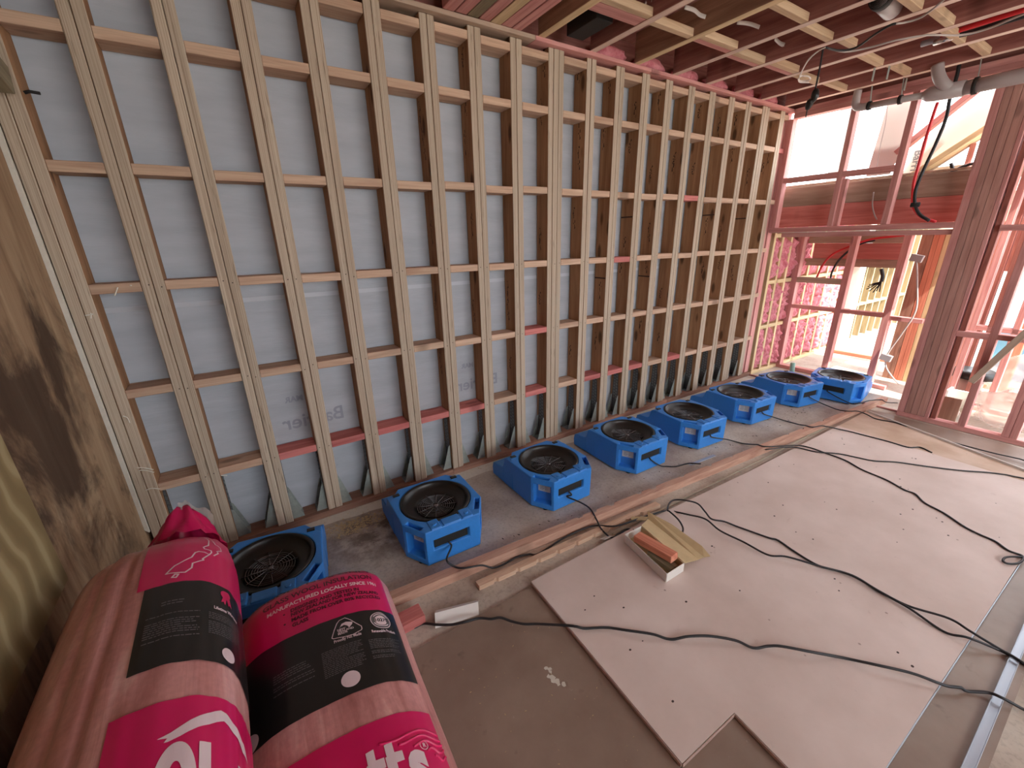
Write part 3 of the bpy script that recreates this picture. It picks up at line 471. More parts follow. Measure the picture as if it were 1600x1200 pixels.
bx('wall_panel', M['brownply'], 5.2, 5.96, -6.05, -6.0, 0, 3.17, 'x', wfr); bx('wall_header', M['brownply'], .9, 5.2, -6.05, -6.0, 2.8, 3.17, 'x', wfr); bx('wall_panel', M['brownply'], .9, 5.2, -6.05, -6.0, 0, 1.1, 'x', wfr)
# ---- ceiling
ceil = bx('ceiling', M['subfloor'], -.115, 5.96, -6.0, .15, 3.17, 3.19, 'y'); tag(ceil, 'underside of pink plywood floor between timber joists', 'ceiling', kind='structure')
JX = [2.552, 3.003, 3.453, 3.903, 4.346, 4.790, 5.238, 5.700]
for i, x in enumerate(JX):
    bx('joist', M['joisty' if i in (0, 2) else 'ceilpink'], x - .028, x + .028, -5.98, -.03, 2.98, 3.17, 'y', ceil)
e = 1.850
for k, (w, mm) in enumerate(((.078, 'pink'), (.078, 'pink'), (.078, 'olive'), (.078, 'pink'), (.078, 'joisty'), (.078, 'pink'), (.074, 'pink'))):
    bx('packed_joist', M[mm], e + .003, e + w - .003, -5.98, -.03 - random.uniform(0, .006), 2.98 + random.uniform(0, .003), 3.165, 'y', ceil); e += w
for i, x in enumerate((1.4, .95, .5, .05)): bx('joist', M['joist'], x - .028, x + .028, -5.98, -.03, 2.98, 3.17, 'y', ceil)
for i in range(len(JX) - 1):
    for r, y in enumerate((-.53, -.98, -1.44, -1.95, -2.5)):
        if i == 0 and r: continue
        yy = y + (.02 if i % 2 else -.02); a, b = JX[i] + .0285, JX[i + 1] - .0285
        if (i + r) % 3 == 2 and r == 1: b = a + .22
        bx('blocking', M['palepine'], a, b, yy - .0225, yy + .0225, 2.983, 3.028, 'x', ceil)
        if r == 0 and 2 <= i <= 4 or r == 3: bx('blocking', M['pink'], a, b, yy + .024, yy + .066, 2.983, 3.028, 'x', ceil)
bx('blocking', M['pink'], 2.575, 2.98, -.52, -.43, 2.985, 3.02, 'x', ceil)
bx('dark_hole_box', M['blackmatt'], 2.72, 2.86, -.36, -.08, 3.00, 3.165, 'z', ceil)  # matt black box in the dark hole between two joists
for p in D['strips']: ribbon('torn_tape', p, .022, M['whitecable'], ceil, (0, 1, .3))
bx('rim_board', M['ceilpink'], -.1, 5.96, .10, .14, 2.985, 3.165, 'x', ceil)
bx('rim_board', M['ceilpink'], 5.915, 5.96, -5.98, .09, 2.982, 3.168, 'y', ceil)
# insulation tufts sitting on the top plate between the joists
for i in range(1, len(JX) - 1):
    bm = bmesh.new(); bmesh.ops.create_icosphere(bm, subdivisions=3, radius=1)
    for v in bm.verts:
        d = 1 + .25 * noise.noise(v.co * 2.2 + Vector((i, 0, 0))); v.co = Vector((v.co.x * .17 * d + (JX[i] + JX[i + 1]) / 2, v.co.y * .05 * d + .045, v.co.z * .05 * d + 3.03))
    bmobj('insulation_tuft', bm, M['wool'], ceil, True)
# ---- end wall frame (x = 5.9) : upper window frame, lintel, stud pack, low plate
X0, X1 = 5.87, 5.96
we = struct('wall_right', 'pink treated timber end wall frame with stud pack and open doorway', 'wall')
PK = M['pink']
def es(name, y0, y1, z0, z1, mat=PK, axis='z', x0=X0, x1=X1, parent=we): return bx(name, mat, x0, x1, min(y0, y1), max(y0, y1), z0, z1, axis, parent)
es('top_plate', -.04, -6.0, 2.935, 2.98, PK, 'y'); es('top_plate', -.04, -6.0, 2.888, 2.934, PK, 'y')
es('stud', .02, -.045, 1.805, 2.888); es('corner_stud', .148, .022, .05, 2.953); es('stud', -.561, -.606, 1.805, 2.888); es('stud', -1.01, -1.058, 1.805, 2.888)
es('stud', -.60, -.645, 1.805, 2.25, PK, 'z', 5.90, 5.96)
for a, b in ((-.045, -.561), (-.606, -1.01)): es('sill_rail', a, b, 2.268, 2.318, PK, 'y')
es('lintel_plate', .02, -1.526, 1.757, 1.804, PK, 'y')
es('lintel_plate', -.12, -1.526, 1.702, 1.748, PK, 'y', 5.89, 5.98)
ribbon('white_cord', [(5.865, .0, 1.752), (5.865, -.8, 1.752), (5.865, -1.45, 1.754)], .006, M['whitecable'], we, (1, 0, 0), .004)
# five-stud pack beside the doorway, then the wall frame running toward the camera
yy = -1.526
for k, w in enumerate((.052, .045, .048, .052, .028)):
    es('pack_stud', yy - .001, yy - w, .047, 2.888, [PK, M['pack'], M['pack'], M['pack'], PK][k]); yy -= w + .0012
es('pack_stud', -1.765, -1.80, .047, 2.888, M['joist'], 'z', 5.90, 5.98)
es('bottom_plate', -1.526, -5.9, .001, .046, PK, 'y')
es('bottom_plate', .0, -1.525, .001, .020, PK, 'y', 5.955, 5.975)
es('stud', -1.955, -2.003, .047, 2.888); es('stud', -2.226, -2.271, .047, 2.888); es('stud', -2.273, -2.318, .047, 2.888)
for y in (-2.85, -3.45, -4.05, -4.65, -5.25): es('stud', y, y - .045, .047, 2.888)
es('nog', -1.755, -1.955, .845, .893, PK, 'y'); es('nog', -2.003, -2.226, .855, .90, PK, 'y'); es('nog', -1.80, -1.955, 1.725, 1.772, PK, 'y'); es('nog', -2.003, -2.226, 1.725, 1.772, PK, 'y')
es('nog', -2.318, -2.85, .855, .90, PK, 'y'); es('nog', -2.895, -3.45, .855, .90, PK, 'y')
es('daylight_block_panel', -2.95, -6.0, .047, 2.888, M['brownply'], 'z', 5.962, 5.975)  # unseen panel added to narrow the daylight coming from the right
br = seg('diagonal_brace', M['brownply'], (5.835, -1.955, .478), (5.835, -2.36, 1.47), .045, .088, None, (1, 0, 0)); tag(br, 'brown diagonal prop board leaning across the right wall frame', 'timber')
# ---- second frame a little beyond the doorway (x = 6.65)
w2 = struct('wall_right_inner', 'second pink timber frame standing beyond the doorway', 'wall'); w2.name = 'wall_right.001'
def f2(name, y0, y1, z0, z1, mat=PK, axis='z', x0=6.63, x1=6.72): return bx(name, mat, x0, x1, min(y0, y1), max(y0, y1), z0, z1, axis, w2)
f2('bottom_plate', .14, -1.2, .001, .046, PK, 'y'); f2('top_plate', .14, -1.3, 1.70, 1.745, PK, 'y')
f2('stud', .03, -.048, .046, 1.70); f2('stud', -.535, -.60, .046, 1.70); f2('stud', -1.005, -1.068, .046, 1.70)
f2('nog', -.048, -.535, .82, .866, PK, 'y'); f2('nog', -.60, -1.005, .82, .866, PK, 'y'); f2('nog', -1.068, -1.35, .80, .846, PK, 'y')
f2('shelf_nog', -.048, -.535, 1.148, 1.212, M['brownply'], 'y')
f2('stud', -1.43, -1.475, .046, 2.2, M['orange']); f2('stud', -1.62, -1.665, .046, 2.2, M['joist']); f2('stud', -1.70, -1.745, .046, 2.2); f2('stud', -1.82, -1.865, .046, 2.2, M['joist'])
f2('stud', -1.98, -2.025, .046, 2.2); f2('stud', -2.3, -2.345, .046, 2.2); f2('stud', -2.75, -2.795, .046, 2.2)
f2('bottom_plate', -1.40, -3.0, .001, .046, PK, 'y'); f2('nog', -1.745, -2.3, .80, .846, PK, 'y'); f2('nog', -2.345, -2.75, 1.3, 1.346, PK, 'y'); f2('top_plate', -1.40, -3.0, 2.2, 2.246, PK, 'y')
# studs and posts seen through it
w3 = struct('wall_right_far', 'warm lit group of studs and posts behind the doorway frame', 'wall'); w3.name = 'wall_right.002'
def f3(name, y0, y1, z0, z1, mat, x0=7.2, x1=7.29, axis='z'): return bx(name, mat, x0, x1, min(y0, y1), max(y0, y1), z0, z1, axis, w3)
f3('post', -1.003, -1.10, .001, 1.75, M['plate']); f3('stud', -1.105, -1.15, .001, 1.75, M['orange']); f3('stud', -1.152, -1.197, .001, 1.75, M['orange'])  # orange colour carries the warm light on these pink studs
f3('stud', -1.20, -1.245, .001, 1.75, M['yellow']); f3('bottom_plate', -1.25, -1.6, .001, .05, PK, axis='y'); f3('stud', -1.55, -1.595, .05, 2.1, M['orange'])
f3('nog', -1.245, -1.55, .80, .85, M['orange'], axis='y'); f3('ply_panel', -1.246, -1.55, 1.25, 1.75, M['brownply'], 7.24, 7.26)
f3('stud', -1.9, -1.99, .05, 2.1, M['orange'], 7.6, 7.69); f3('stud', -2.25, -2.295, .05, 2.1, PK, 7.6, 7.69); f3('bottom_plate', -1.6, -3.4, .001, .05, M['orange'], 7.6, 7.69, 'y')
f3('stud', -2.8, -2.845, .05, 2.1, M['orange'], 7.6, 7.69)
f3('stud', -1.66, -1.705, .05, 2.1, M['joist']); f3('stud', -1.76, -1.805, .05, 2.1, PK); f3('ply_panel', -1.99, -2.25, 1.05, 1.55, M['orange'], 7.66, 7.68); f3('ply_panel', -1.60, -1.90, 1.3, 2.1, M['joist'], 7.66, 7.68); f3('nog', -1.99, -2.25, .78, .83, M['orange'], 7.6, 7.69, 'y')
# ---- floor edge beams under the landing beyond the window
bm_ = struct('trim_1', 'stacked brown and pink landing beams behind the window sill', 'beam')
bx('beam', M['brownply'], 6.03, 6.075, -1.5, .13, 2.03, 2.225, 'y', bm_); bx('beam', M['beampink'], 6.03, 6.075, -1.5, .13, 1.81, 2.028, 'y', bm_)
bx('beam', M['brownply'], 6.86, 6.905, -1.0, .0, 1.617, 1.712, 'y', bm_); bx('beam', M['beampink'], 6.86, 6.905, -1.0, -.08, 1.435, 1.615, 'y', bm_); bx('beam', M['brownply'], 6.86, 6.905, -1.0, .0, 1.345, 1.433, 'y', bm_)
bx('shade_deck_sheet', M['brownply'], 6.08, 7.45, -1.95, .14, 2.235, 2.255, 'x', bm_); bx('shade_deck_sheet', M['brownply'], 7.452, 10.6, -.78, .14, 2.235, 2.255, 'x', bm_)  # unseen deck, added and cut to shade the far wall
bx('deck_joist', M['pink'], 6.92, 10.5, -.62, -.575, 2.05, 2.234, 'x', bm_); bx('deck_joist', M['pink'], 6.92, 7.44, -1.25, -1.205, 2.05, 2.234, 'x', bm_)
# ---- stair stringer, brace and wrap above the landing
st = struct('trim_2', 'sloping stair stringer and pink brace with printed white wrap between', 'stair')
seg('brace', M['pink'], (6.10, -.93, 2.44), (6.10, -1.55, 3.02), .045, .09, st, (1, 0, 0))
seg('stringer', M['yellow'], (6.16, -1.02, 2.185), (6.16, -1.62, 2.64), .045, .15, st, (1, 0, 0))
mesh('wrap_sheet', [(6.22, -.98, 2.1), (6.22, -1.62, 2.60), (6.22, -1.62, 2.98), (6.22, -.98, 2.46), (6.223, -.98, 2.1), (6.223, -1.62, 2.60), (6.223, -1.62, 2.98), (6.223, -.98, 2.46)],
     [(0, 1, 2, 3), (7, 6, 5, 4), (0, 4, 5, 1), (1, 5, 6, 2), (2, 6, 7, 3), (3, 7, 4, 0)], M['wrapw'], st)
me = text_mesh('Barri', .10, .002)
for v in me.vertices: v.co = Vector((6.217, -1.03 - v.co.y * .8 - .0, 2.46 - v.co.x * .9))
link('wrap_lettering', me, M['ink'], st)
bx('soffit', M['brownply'], 6.30, 6.32, -1.75, -.95, 1.80, 2.30, 'y', st); bx('soffit_stud', M['pink'], 6.20, 6.245, -1.44, -1.40, 1.80, 2.45, 'z', st)
# ---- wall continuing beyond the doorway on the long wall's line
wf = struct('wall_back_far', 'continuation of the long wall beyond the doorway with pink batts and yellow studs', 'wall'); wf.name = 'wall_back.001'
bx('lining_sheet', M['farwood'], 6.0, 14, .15, .165, 0, 2.22, 'x', wf)
for x in (6.02, 6.21, 6.43, 6.80, 7.02, 7.32, 7.62, 7.92, 8.22): bx('stud', M['yellow'], x - .0225, x + .0225, 0, .14, .047, 2.2, 'z', wf)
for k in range(12): x = 8.75 + k * .30; bx('stud', M['farwood'], x - .0225, x + .0225, 0, .14, .047, 2.2, 'z', wf)
for z in (.62, 1.18, 1.72):
    for x0, x1 in ((6.04, 6.19), (6.235, 6.41), (6.45, 6.6), (6.82, 7.0), (7.04, 7.3), (7.34, 7.6), (7.64, 7.9), (7.94, 8.2)): bx('nog', M['yellow'], x0, x1, 0, .09, z - .0225, z + .0225, 'x', wf)
for k in range(11):
    x = 8.75 + k * .30
    for z in (.62, 1.25): bx('nog', M['farwood'], x + .023, x + .277, 0, .09, z - .0225, z + .0225, 'x', wf)
bx('bottom_plate', M['yellow'], 6.0, 8.3, 0, .14, .001, .046, 'x', wf); bx('bottom_plate', M['pvc'], 8.62, 14, -.03, .14, .001, .06, 'x', wf)
bx('corner_post', M['wrapw'], 8.38, 8.6, -.12, .14, .001, 2.2, 'z', wf)
def batt(x0, x1, z0, z1, seed):
    nx, nz = 14, max(12, int((z1 - z0) / .028)); V = []; F = []
    for j in range(nz + 1):
        for i in range(nx + 1):
            x = x0 + (x1 - x0) * i / nx; z = z0 + (z1 - z0) * j / nz; ed = min(i, nx - i, j, nz - j) / 2
            d = .04 * min(1, ed) + (.06 * abs(noise.noise(Vector((x * 14 + seed, z * 11, seed)))) + .05 * noise.noise(Vector((x * 40, z * 34, seed))) if ed else 0)
            V.append((x, .06 - d, z))
    for j in range(nz):
        for i in range(nx): a = j * (nx + 1) + i; F.append((a, a + 1, a + nx + 2, a + nx + 1))
    b0 = len(V); V += [(x0, .148, z0), (x1, .148, z0), (x1, .148, z1), (x0, .148, z1)]
    F.append((b0, b0 + 3, b0 + 2, b0 + 1))
    return mesh('insulation_batt', V, F, M['wool'], wf, True)
for k, (a, b) in enumerate(((5.97, 6.0), (6.043, 6.187), (6.233, 6.407), (6.453, 6.62), (6.64, 6.777), (6.823, 6.997), (7.043, 7.297), (7.343, 7.597), (7.643, 7.897), (7.943, 8.197))):
    for z0, z1 in ((.05, .595), (.645, 1.155), (1.205, 1.695), (1.745, 2.2)):
        if b - a > .05: batt(a, b, z0, z1, k * 3.1 + z0)
bx('floor_plank', M['orange'], 8.02, 8.11, -1.15, -.13, .001, .05, 'y', wf)
# posts outside the window
po = struct('trim_3', 'pale posts standing outside the upper window opening', 'post')
bx('post', M['postgrey'], 7.6, 7.66, .13, .25, 2.2561, 3.4, 'z', po); bx('post', M['wrapw'], 7.6, 7.64, .43, .50, 2.2, 3.4, 'z', po); bx('rail', M['wrapw'], 7.6, 7.64, .25, .43, 2.26, 2.34, 'y', po)
mesh('hanging_wrap', [(6.06, -.74, 2.262), (6.06, -.93, 2.262), (6.06, -1.0, 2.6), (6.06, -1.0, 2.93), (6.06, -.78, 2.93), (6.064, -.74, 2.262), (6.064, -.93, 2.262), (6.064, -1.0, 2.6), (6.064, -1.0, 2.93), (6.064, -.78, 2.93)], [(0, 1, 2, 3, 4), (9, 8, 7, 6, 5)] + [(i, (i + 1) % 5, 5 + (i + 1) % 5, 5 + i) for i in range(5)], M['wrapw'], po)
# ================================================================== AIR MOVERS
def frame_recess(bm, q, u0, u1, v0, v1, depth, mat_idx=0):
    # q = 4 verts (BL, BR, TR, TL) of a planar face; builds the frame, pocket walls and pocket floor
    P = [v.co.copy() for v in q]
    at = lambda u, v: P[0] * (1 - u) * (1 - v) + P[1] * u * (1 - v) + P[2] * u * v + P[3] * (1 - u) * v
    n = (P[1] - P[0]).cross(P[3] - P[0]).normalized()
    I = [bm.verts.new(at(u, v)) for u, v in ((u0, v0), (u1, v0), (u1, v1), (u0, v1))]
    K = [bm.verts.new(v.co - n * depth + (sum((w.co for w in I), Vector()) / 4 - v.co) * .06) for v in I]
    for a in range(4):
        b = (a + 1) % 4
        bm.faces.new((q[a], q[b], I[b], I[a])); bm.faces.new((I[a], I[b], K[b], K[a]))
    bm.faces.new(K); return [k.co.copy() for k in K], n
H = .235
def fan_body():
    bm = bmesh.new()
    O = [(-.166, -.272), (.166, -.272), (.25, -.128), (.25, .125), (.165, .235), (-.165, .235), (-.25, .125), (-.25, -.128)]
    Ob = [(x * .985, y * .985 if y < 0 else y) for x, y in O]
    T = [bm.verts.new((x, y, H)) for x, y in O]; B = [bm.verts.new((x, y, .008)) for x, y in Ob]
    bm.faces.new(B[::-1]); info = {}
    for k in range(8):
        a, b = k, (k + 1) % 8; q = (B[a], B[b], T[b], T[a])
        if k == 0: info['panel'] = frame_recess(bm, q, .12, .80, .42, .70, .018)
        elif k == 1: info['pr'] = frame_recess(bm, q, .12, .88, .17, .80, .045)
        elif k == 7: info['pl'] = frame_recess(bm, q, .12, .88, .17, .80, .045)
        else: bm.faces.new(q)
    # top with a round intake opening and two slotted hand holds
    N = 56; R = .2165
    ring = [bm.verts.new((R * math.cos(2 * math.pi * i / N), R * math.sin(2 * math.pi * i / N) + .0, H)) for i in range(N)]
    slots = []
    for s in (-1, 1):
        c = Vector((s * .196, -.176, H)); d = Vector((s * .5, .866, 0)) if s > 0 else Vector((-.5, .866, 0)); nn = Vector((d.y, -d.x, 0))
        if s < 0: nn = Vector((-d.y, d.x, 0)) * 1
        slots.append([bm.verts.new(c + d * a * .055 + nn * b * .014) for a, b in ((-1, -1), (1, -1), (1, 1), (-1, 1))])
    E = []
    for loop in [T, ring] + slots:
        for i in range(len(loop)):
            e = bm.edges.get((loop[i], loop[(i + 1) % len(loop)])) or bm.edges.new((loop[i], loop[(i + 1) % len(loop)])); E.append(e)
    bmesh.ops.triangle_fill(bm, use_beauty=True, use_dissolve=False, edges=E)
    for f in list(bm.faces):
        c = f.calc_center_median()
        if abs(c.z - H) < 1e-5:
            vs = set(f.verts)
            if all(v in ring for v in f.verts) or any(all(v in s for v in f.verts) for s in slots): bm.faces.remove(f)
    for s in slots:
        lo = [bm.verts.new(v.co - Vector((0, 0, .04))) for v in s]
        for i in range(4): bm.faces.new((s[i], s[(i + 1) % 4], lo[(i + 1) % 4], lo[i]))
        bm.faces.new(lo)
    low = [bm.verts.new((v.co.x * .985, v.co.y * .985, H - .03)) for v in ring]
    for i in range(N): bm.faces.new((ring[i], ring[(i + 1) % N], low[(i + 1) % N], low[i]))
    # raised pads along the front edge
    for x0, x1 in ((-.128, -.066), (-.054, .052), (.064, .128)):
        vs = [bm.verts.new((x, y, z)) for x in (x0, x1) for y in (-.268, -.206 - (.0 if abs(x0 + x1) < .05 else -.022)) for z in (H - .002, H + .006)]
        for f in ((0, 1, 3, 2), (4, 6, 7, 5), (0, 4, 5, 1), (2, 3, 7, 6), (1, 5, 7, 3)): bm.faces.new([vs[i] for i in f])
    # outlet snout at the back
    prof = [(.222, .168), (.236, .146), (.26, .134), (.30, .130), (.35, .126), (.378, .112), (.388, .07), (.382, .012)]
    L = [bm.verts.new((-.2475, y, z)) for y, z in prof]; Rr = [bm.verts.new((.2475, y, z)) for y, z in prof]
    for i in range(len(prof) - 1): bm.faces.new((L[i], L[i + 1], Rr[i + 1], Rr[i]))
    lb = bm.verts.new((-.2475, .222, .012)); rb = bm.verts.new((.2475, .222, .012))
    bm.faces.new(L + [lb]); bm.faces.new((Rr + [rb])[::-1]); bm.faces.new((L[-1], Rr[-1], rb, lb)); bm.faces.new((L[0], Rr[0], rb, lb))
    for s in (-1, 1):   # cheeks running into the outlet
        pr = [(.10, .012), (.10, .2335), (.185, .2325), (.205, .222), (.2225, .170), (.2225, .012)]
        A = [bm.verts.new((s * .2495, y, z)) for y, z in pr]; C = [bm.verts.new((s * .2, y, z)) for y, z in pr]
        bm.faces.new(A); bm.faces.new(C[::-1])
        for q in range(6): bm.faces.new((A[q], A[(q + 1) % 6], C[(q + 1) % 6], C[q]))
    return bm, info
def make_fan():
    root = thing('air_mover', 'x', 'air mover', group='blue air movers along the wall')
    bm, info = fan_body()
    o = bmobj('body', bm, M['blue'], None)
    mod = o.modifiers.new('b', 'BEVEL'); mod.width = .0055; mod.segments = 2; mod.limit_method = 'ANGLE'; mod.angle_limit = math.radians(35)
    dg = bpy.context.evaluated_depsgraph_get(); me = bpy.data.meshes.new_from_object(o.evaluated_get(dg)); o.modifiers.clear(); o.data = me
    for p in me.polygons: p.use_smooth = False
    o.parent = root
    bm = bmesh.new()
    lathe_bm(bm, [(.211, H - .012), (.213, H - .001), (.208, H + .004), (.198, H + .003), (.192, H - .008), (.188, H - .020), (.165, H - .034), (.140, H - .040), (.126, H - .048), (.118, H - .060)], 56)
    bmobj('intake_ring', bm, M['black'], root, True)
    bm = bmesh.new(); lathe_bm(bm, [(.118, H - .058), (.118, H - .115), (.06, H - .12), (.055, H - .085), (.004, H - .08)], 40)
    bmobj('fan_wheel', bm, M['blackmatt'], root, True)
    bm = bmesh.new()
    for r in (.020, .034, .047, .060, .073, .086, .099, .112): lathe_bm(bm, [(r + .002 * math.cos(a), H - .046 + .002 * math.sin(a)) for a in [2 * math.pi * q / 5 for q in range(5)]], 40, closed=True)
    g = bmobj('intake_guard', bm, M['wire'], root, True)
    bm = bmesh.new()
    for k in range(12):
        a = 2 * math.pi * k / 12 + .15
        tube_bm(bm, [(.014 * math.cos(a), .014 * math.sin(a), H - .043), (.128 * math.cos(a), .128 * math.sin(a), H - .041)], .0022, 5)
    lathe_bm(bm, [(.001, H - .038), (.014, H - .038), (.016, H - .046)], 16)
    setparent(bmobj('guard_spokes', bm, M['wire'], None, True), g)
    # control panel set in the front recess
    K, n = info['panel']; c = sum(K, Vector()) / 4; u = (K[1] - K[0]).normalized(); v = (K[3] - K[0]).normalized(); w = (K[1] - K[0]).length; h = (K[3] - K[0]).length
    pn = seg('control_panel', M['blackmatt'], c - u * w * .49 + n * .0035, c + u * w * .49 + n * .0035, .006, h * .94, root, (v))
    pn.matrix_basis = Matrix((u, v, n)).transposed().to_4x4(); pn.matrix_basis.translation = c + n * .004; pn.data = box_mesh(w * .98, h * .94, .006, M['blackmatt'])
    def disc(name, p, nrm, r, t, mat, par, N=14):
        a = nrm.orthogonal().normalized(); b = nrm.cross(a); bm = bmesh.new()
        r0 = [bm.verts.new(p + (a * math.cos(q) + b * math.sin(q)) * r) for q in [2 * math.pi * i / N for i in range(N)]]
        r1 = [bm.verts.new(x.co * 1 + nrm * t) for x in r0]; r2 = [bm.verts.new(p + (x.co - p) * .8 + nrm * (t + r * .2)) for x in r0]
        for A, B in ((r0, r1), (r1, r2)):
            for i in range(N): bm.faces.new((A[i], A[(i + 1) % N], B[(i + 1) % N], B[i]))
        bm.faces.new(r2); return bmobj(name, bm, mat, par)
    for s, q in ((.43, -.22), (.10, -.30), (-.46, -.30)): disc('screw', c + u * w * s + v * h * q + n * .0065, n, .0042, .001, M['screw'], pn)
    disc('switch_knob', c + u * w * .30 + v * h * .1 + n * .0065, n, .012, .010, M['black'], pn)
    sk = disc('socket', c + u * w * -.1 + n * .0065, n, .015, .002, M['black'], pn)
    # rating sticker in the left pocket
    K, n = info['pl']; c = sum(K, Vector()) / 4; u = (K[1] - K[0]).normalized(); v = (K[3] - K[0]).normalized(); w = (K[1] - K[0]).length; h = (K[3] - K[0]).length
    mm = lambda p, z: c + u * (p[0] * w) + v * (p[1] * h) + n * z
    q = [(-.40, -.02), (.34, -.02), (.34, .46), (-.40, .46)]
    stk = mesh('rating_sticker', [mm(p, .0012) for p in q], [(0, 1, 2, 3)], M['sticker'], root, fix=False)
    V = []; F = []
    for i in range(7):
        y = .08 + i * .048
        for a, b in ((-.30, -.30 + .2 + .05 * (i % 3)), (.02, .10 + .05 * ((i * 2) % 4))):
            k0 = len(V); V += [mm(p, .0018) for p in ((a, y), (b, y), (b, y + .018), (a, y + .018))]; F.append((k0, k0 + 1, k0 + 2, k0 + 3))
    mesh('print_lines', V, F, M['ink'], stk, fix=False)
    for x in (-.097, .097): disc('press_stud', Vector((x, -.238 + .008, H + .005)), Vector((0, 0, 1)), .014, .003, M['blue'], root, 20)
    for x, y in ((-.18, -.2), (.18, -.2), (-.19, .33), (.19, .33)): disc('foot', Vector((x, y, 0)), Vector((0, 0, 1)), .018, .0125, M['blackmatt'], root)
    bx('latch_clip', M['black'], -.215, -.175, .155, .18, H - .002, H + .007, 'x', root); bx('latch_clip', M['black'], .175, .215, .155, .18, H - .002, H + .007, 'x', root)
    return root
FANS = [  # x, y, rot deg, label
 (.44, -.575, -8, 'blue air mover nearest the left corner, partly hidden behind the insulation bags'),
 (1.347, -.560, -1.5, 'second blue air mover from the left corner, its cord dropping over the beam'),
 (2.226, -.560, .5, 'third blue air mover from the left corner, level with the open carton'),
 (3.048, -.562, -1.5, 'fourth blue air mover from the left corner, beside the metal strip'),
 (3.800, -.598, -4, 'fifth blue air mover from the left corner, in the middle of the row'),
 (4.655, -.590, -5, 'sixth blue air mover from the left corner, third before the doorway'),
 (5.490, -.660, -10, 'seventh blue air mover from the left corner, last one facing the beam'),
 (6.045, -.945, -80.5, 'eighth blue air mover standing in the doorway, turned sideways')]
fan0 = make_fan(); fans = []
for i, (x, y, r, lab) in enumerate(FANS):
    f = fan0 if i == 0 else copy_tree(fan0)
    f.location = (x, y, .001); f.rotation_euler = (0, 0, math.radians(r)); f['label'] = lab; fans.append(f)
def ground_z(x, y):
    z = .0105 if y < -1.266 else .0
    if 1.54 < x < 5.05 and -2.65 < y < -1.252 - .0245 * max(0, x - 2.4) and not (x < 1.845 and y < -2.2): z = .0275
    elif 5.05 <= x < 5.66 and y < -1.33: z = .024
    b = -.998 - (x - 1.2) * .0722
    if .5 < x < 6.3: z = max(z, .057 - .45 * max(0, b - y, y - b - .054))
    if -2.756 < y < -2.718 and x > 1.9: z = max(z, .022)
    return z
def drape(pts, r):
    P = spline(pts, 8); out = []
    for p in P:
        g = max(ground_z(p.x + a, p.y + b) for a in (-.006, 0, .006) for b in (-.006, 0, .006)); out.append(Vector((p.x, p.y, max(p.z, g + r))))
    for _ in range(2):
        Q = [v.copy() for v in out]
        for i in range(1, len(Q) - 1): out[i].z = max(out[i].z, (Q[i - 1].z + Q[i].z * 2 + Q[i + 1].z) / 4)
    return out
# power cords: each a part of its air mover
for fi, key in ((1, 'c2'), (2, 'c3'), (3, 'c4'), (4, 'c5'), (5, 'c6'), (6, 'c7'), (7, 'c8')):
    pts = [Vector(p) for p in D[key]]; f = fans[fi]
    m = Matrix.Translation(f.location) @ Matrix.Rotation(f.rotation_euler.z, 4, 'Z')
    start = [m @ Vector((-.035, -.268, .118)), m @ Vector((-.03, -.292, .10))]
    while len(pts) > 2 and (pts[0] - start[1]).length > .5: pts.pop(0)
    o = tube('power_cord', (spline(start + pts, 8) if fi in (1, 2) else drape(start + pts[(1 if fi in (3, 4, 6, 7) else 0):], .0054)), .0054, M['cable'], None, 7, 0)
    setparent(o, f)
t = thing('extension_cord', 'black extension cord running from the bags across the near end of the pink board', 'cord', D['c1'][0]); tube('cable', drape(D['c1'], .0058), .0058, M['cable'], t, 7, 0)
t = thing('extension_cord', 'black extension cord looping up beside the open carton', 'cord', D['c3b'][0]); tube('cable', drape(D['c3b'], .0054), .0054, M['cable'], t, 7, 0)
t = thing('extension_cord', 'thin black cord leaving the beam tip straight across the board to the right', 'cord', D['c5b'][0]); tube('cable', drape(D['c5b'], .0052), .0052, M['cable'], t, 7, 0)
P_ = [Vector(p) for p in D['c3b'][:2]]
seg('plug', M['black'], P_[0] + Vector((-.03, .0, 0)), P_[0], .016, .014, bpy.data.objects['extension_cord.001'])

# ================================================================== BOARDS AND TIMBER ON THE FLOOR
fs = prism('floor_sheet', [(-.095, -1.268), (1.2, -1.266), (5.80, -1.30), (5.80, -2.775), (1.2, -2.775), (1.2, -5.5), (-.095, -5.5)], .001, .0105, M['floorsheet']); tag(fs, 'brown floor sheet lying under the pink plasterboard, with white scuffs', 'floor sheet')
g1 = prism('plasterboard_sheet', [(1.579, -1.252), (2.42, -1.254), (3.577, -1.303), (5.047, -1.335), (5.05, -1.984), (5.035, -2.66), (3.942, -2.633), (3.23, -2.615), (2.614, -2.597), (2.05, -2.583), (1.822, -2.575), (1.83, -2.40), (1.838, -2.30), (1.846, -2.206), (1.542, -2.199)], .0112, .0275, M['gib'])
tag(g1, 'large pinkish plasterboard sheet on the floor with a notched near corner', 'plasterboard')
